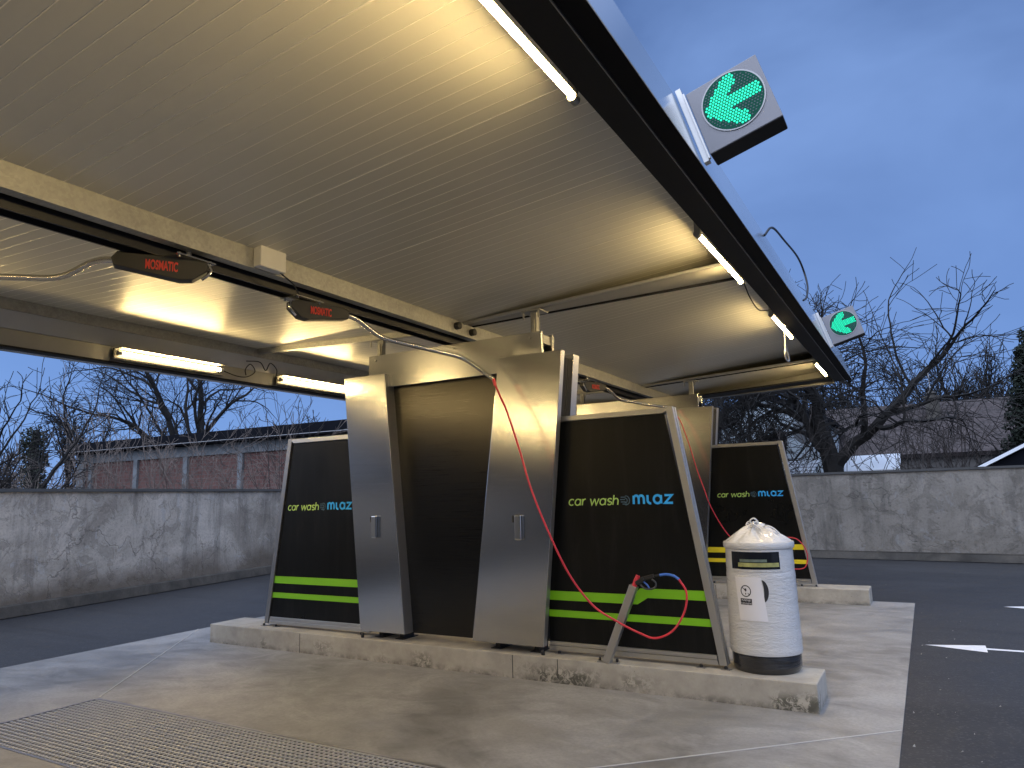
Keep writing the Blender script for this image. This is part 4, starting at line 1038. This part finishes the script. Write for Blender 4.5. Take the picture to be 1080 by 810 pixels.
# unseen block added behind the camera to darken reflections in the steel doors
h = thing('unseen_dark_block', (-3, -12, 0), 'plain dim block added behind the camera to darken the door reflections', 'building')
m = MB(); m.box(-26, -15, 0, 20, -10.5, 6.2); m.build('wall', M['house_dim'], h)
m = MB(); m.box(-26.3, -15.3, 6.2, 20.3, -10.2, 6.5); m.build('roof', M['dark_roof'], h)
for k in range(9):
    m = MB(); m.box(-23 + k * 4.7, -10.49, 1.2, -21.4 + k * 4.7, -10.46, 2.8); m.build('window', M['window'], h)

# ------------------------------------------------------------------ light
SUN_EL, SUN_AZ = rad(3.0), rad(250)
world = bpy.data.worlds.new('World'); scene.world = world; world.use_nodes = True
nt = world.node_tree; N = nt.nodes; Lk = nt.links; bg = N['Background']
sky = N.new('ShaderNodeTexSky'); sky.sky_type = 'NISHITA'; sky.sun_disc = False; sky.sun_elevation = SUN_EL; sky.sun_rotation = SUN_AZ
sky.air_density = 1.0; sky.dust_density = .2; sky.ozone_density = 6.0
tc = N.new('ShaderNodeTexCoord'); mp = N.new('ShaderNodeMapping'); mp.inputs['Scale'].default_value = (1, 1, 1.5); Lk.new(tc.outputs['Generated'], mp.inputs['Vector'])
n1 = N.new('ShaderNodeTexNoise'); n1.inputs['Scale'].default_value = 2.3; n1.inputs['Detail'].default_value = 5; n1.inputs['Roughness'].default_value = .5; n1.inputs['Distortion'].default_value = .3
Lk.new(mp.outputs[0], n1.inputs['Vector'])
rp = N.new('ShaderNodeValToRGB'); e = rp.color_ramp.elements
e[0].position = .34; e[0].color = (.060, .108, .245, 1); e[1].position = .66; e[1].color = (.128, .212, .425, 1)
Lk.new(n1.outputs['Fac'], rp.inputs[0])
sep = N.new('ShaderNodeSeparateXYZ'); Lk.new(tc.outputs['Generated'], sep.inputs[0])
hz = N.new('ShaderNodeValToRGB'); e = hz.color_ramp.elements
e[0].position = 0; e[0].color = (.150, .235, .450, 1); e[1].position = .45; e[1].color = (.150, .235, .450, 0)
e[0].color = (1, 1, 1, 1); e[1].color = (0, 0, 0, 1); Lk.new(sep.outputs[2], hz.inputs[0])
mx = N.new('ShaderNodeMix'); mx.data_type = 'RGBA'; mx.inputs[7].default_value = (.128, .225, .480, 1)
Lk.new(hz.outputs[0], mx.inputs[0]); Lk.new(rp.outputs[0], mx.inputs[6])
# glow added overhead and behind camera for fill, plus a little physical twilight sky
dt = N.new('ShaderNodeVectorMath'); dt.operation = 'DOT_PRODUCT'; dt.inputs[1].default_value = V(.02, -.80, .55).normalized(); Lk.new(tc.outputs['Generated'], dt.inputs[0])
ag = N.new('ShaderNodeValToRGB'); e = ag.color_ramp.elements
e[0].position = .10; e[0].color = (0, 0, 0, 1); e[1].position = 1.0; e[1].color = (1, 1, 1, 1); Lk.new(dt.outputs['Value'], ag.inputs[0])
zg = N.new('ShaderNodeValToRGB'); e = zg.color_ramp.elements
e[0].position = .62; e[0].color = (0, 0, 0, 1); e[1].position = 1.0; e[1].color = (1, 1, 1, 1); Lk.new(sep.outputs[2], zg.inputs[0])
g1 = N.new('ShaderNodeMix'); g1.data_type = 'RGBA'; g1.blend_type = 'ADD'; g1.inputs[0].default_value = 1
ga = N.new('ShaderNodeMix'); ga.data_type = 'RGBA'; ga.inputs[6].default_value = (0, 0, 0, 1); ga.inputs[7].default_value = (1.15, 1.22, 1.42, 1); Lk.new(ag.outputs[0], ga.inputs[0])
gz = N.new('ShaderNodeMix'); gz.data_type = 'RGBA'; gz.inputs[6].default_value = (0, 0, 0, 1); gz.inputs[7].default_value = (.55, .62, .76, 1); Lk.new(zg.outputs[0], gz.inputs[0])
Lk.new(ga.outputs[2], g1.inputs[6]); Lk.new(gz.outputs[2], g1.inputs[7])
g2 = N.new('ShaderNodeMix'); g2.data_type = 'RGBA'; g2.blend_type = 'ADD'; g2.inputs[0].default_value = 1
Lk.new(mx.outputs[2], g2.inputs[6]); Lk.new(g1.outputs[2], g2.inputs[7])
sc = N.new('ShaderNodeMix'); sc.data_type = 'RGBA'; sc.blend_type = 'ADD'; sc.inputs[0].default_value = .02
Lk.new(g2.outputs[2], sc.inputs[6]); Lk.new(sky.outputs[0], sc.inputs[7])
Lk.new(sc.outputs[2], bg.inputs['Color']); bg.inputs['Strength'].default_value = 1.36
sd = bpy.data.lights.new('sun', 'SUN'); so = bpy.data.objects.new('sun', sd); col.objects.link(so)
sd.energy = .03; sd.angle = rad(25); sd.color = (.75, .85, 1)
so.rotation_euler = (rad(90) - SUN_EL, 0, rad(180) - SUN_AZ)

# ------------------------------------------------------------------ render settings
scene.render.engine = 'CYCLES'
scene.view_settings.view_transform = 'Standard'; scene.view_settings.look = 'None'
scene.view_settings.exposure = .22; scene.view_settings.gamma = 1
scene.render.resolution_x = 1024; scene.render.resolution_y = 768
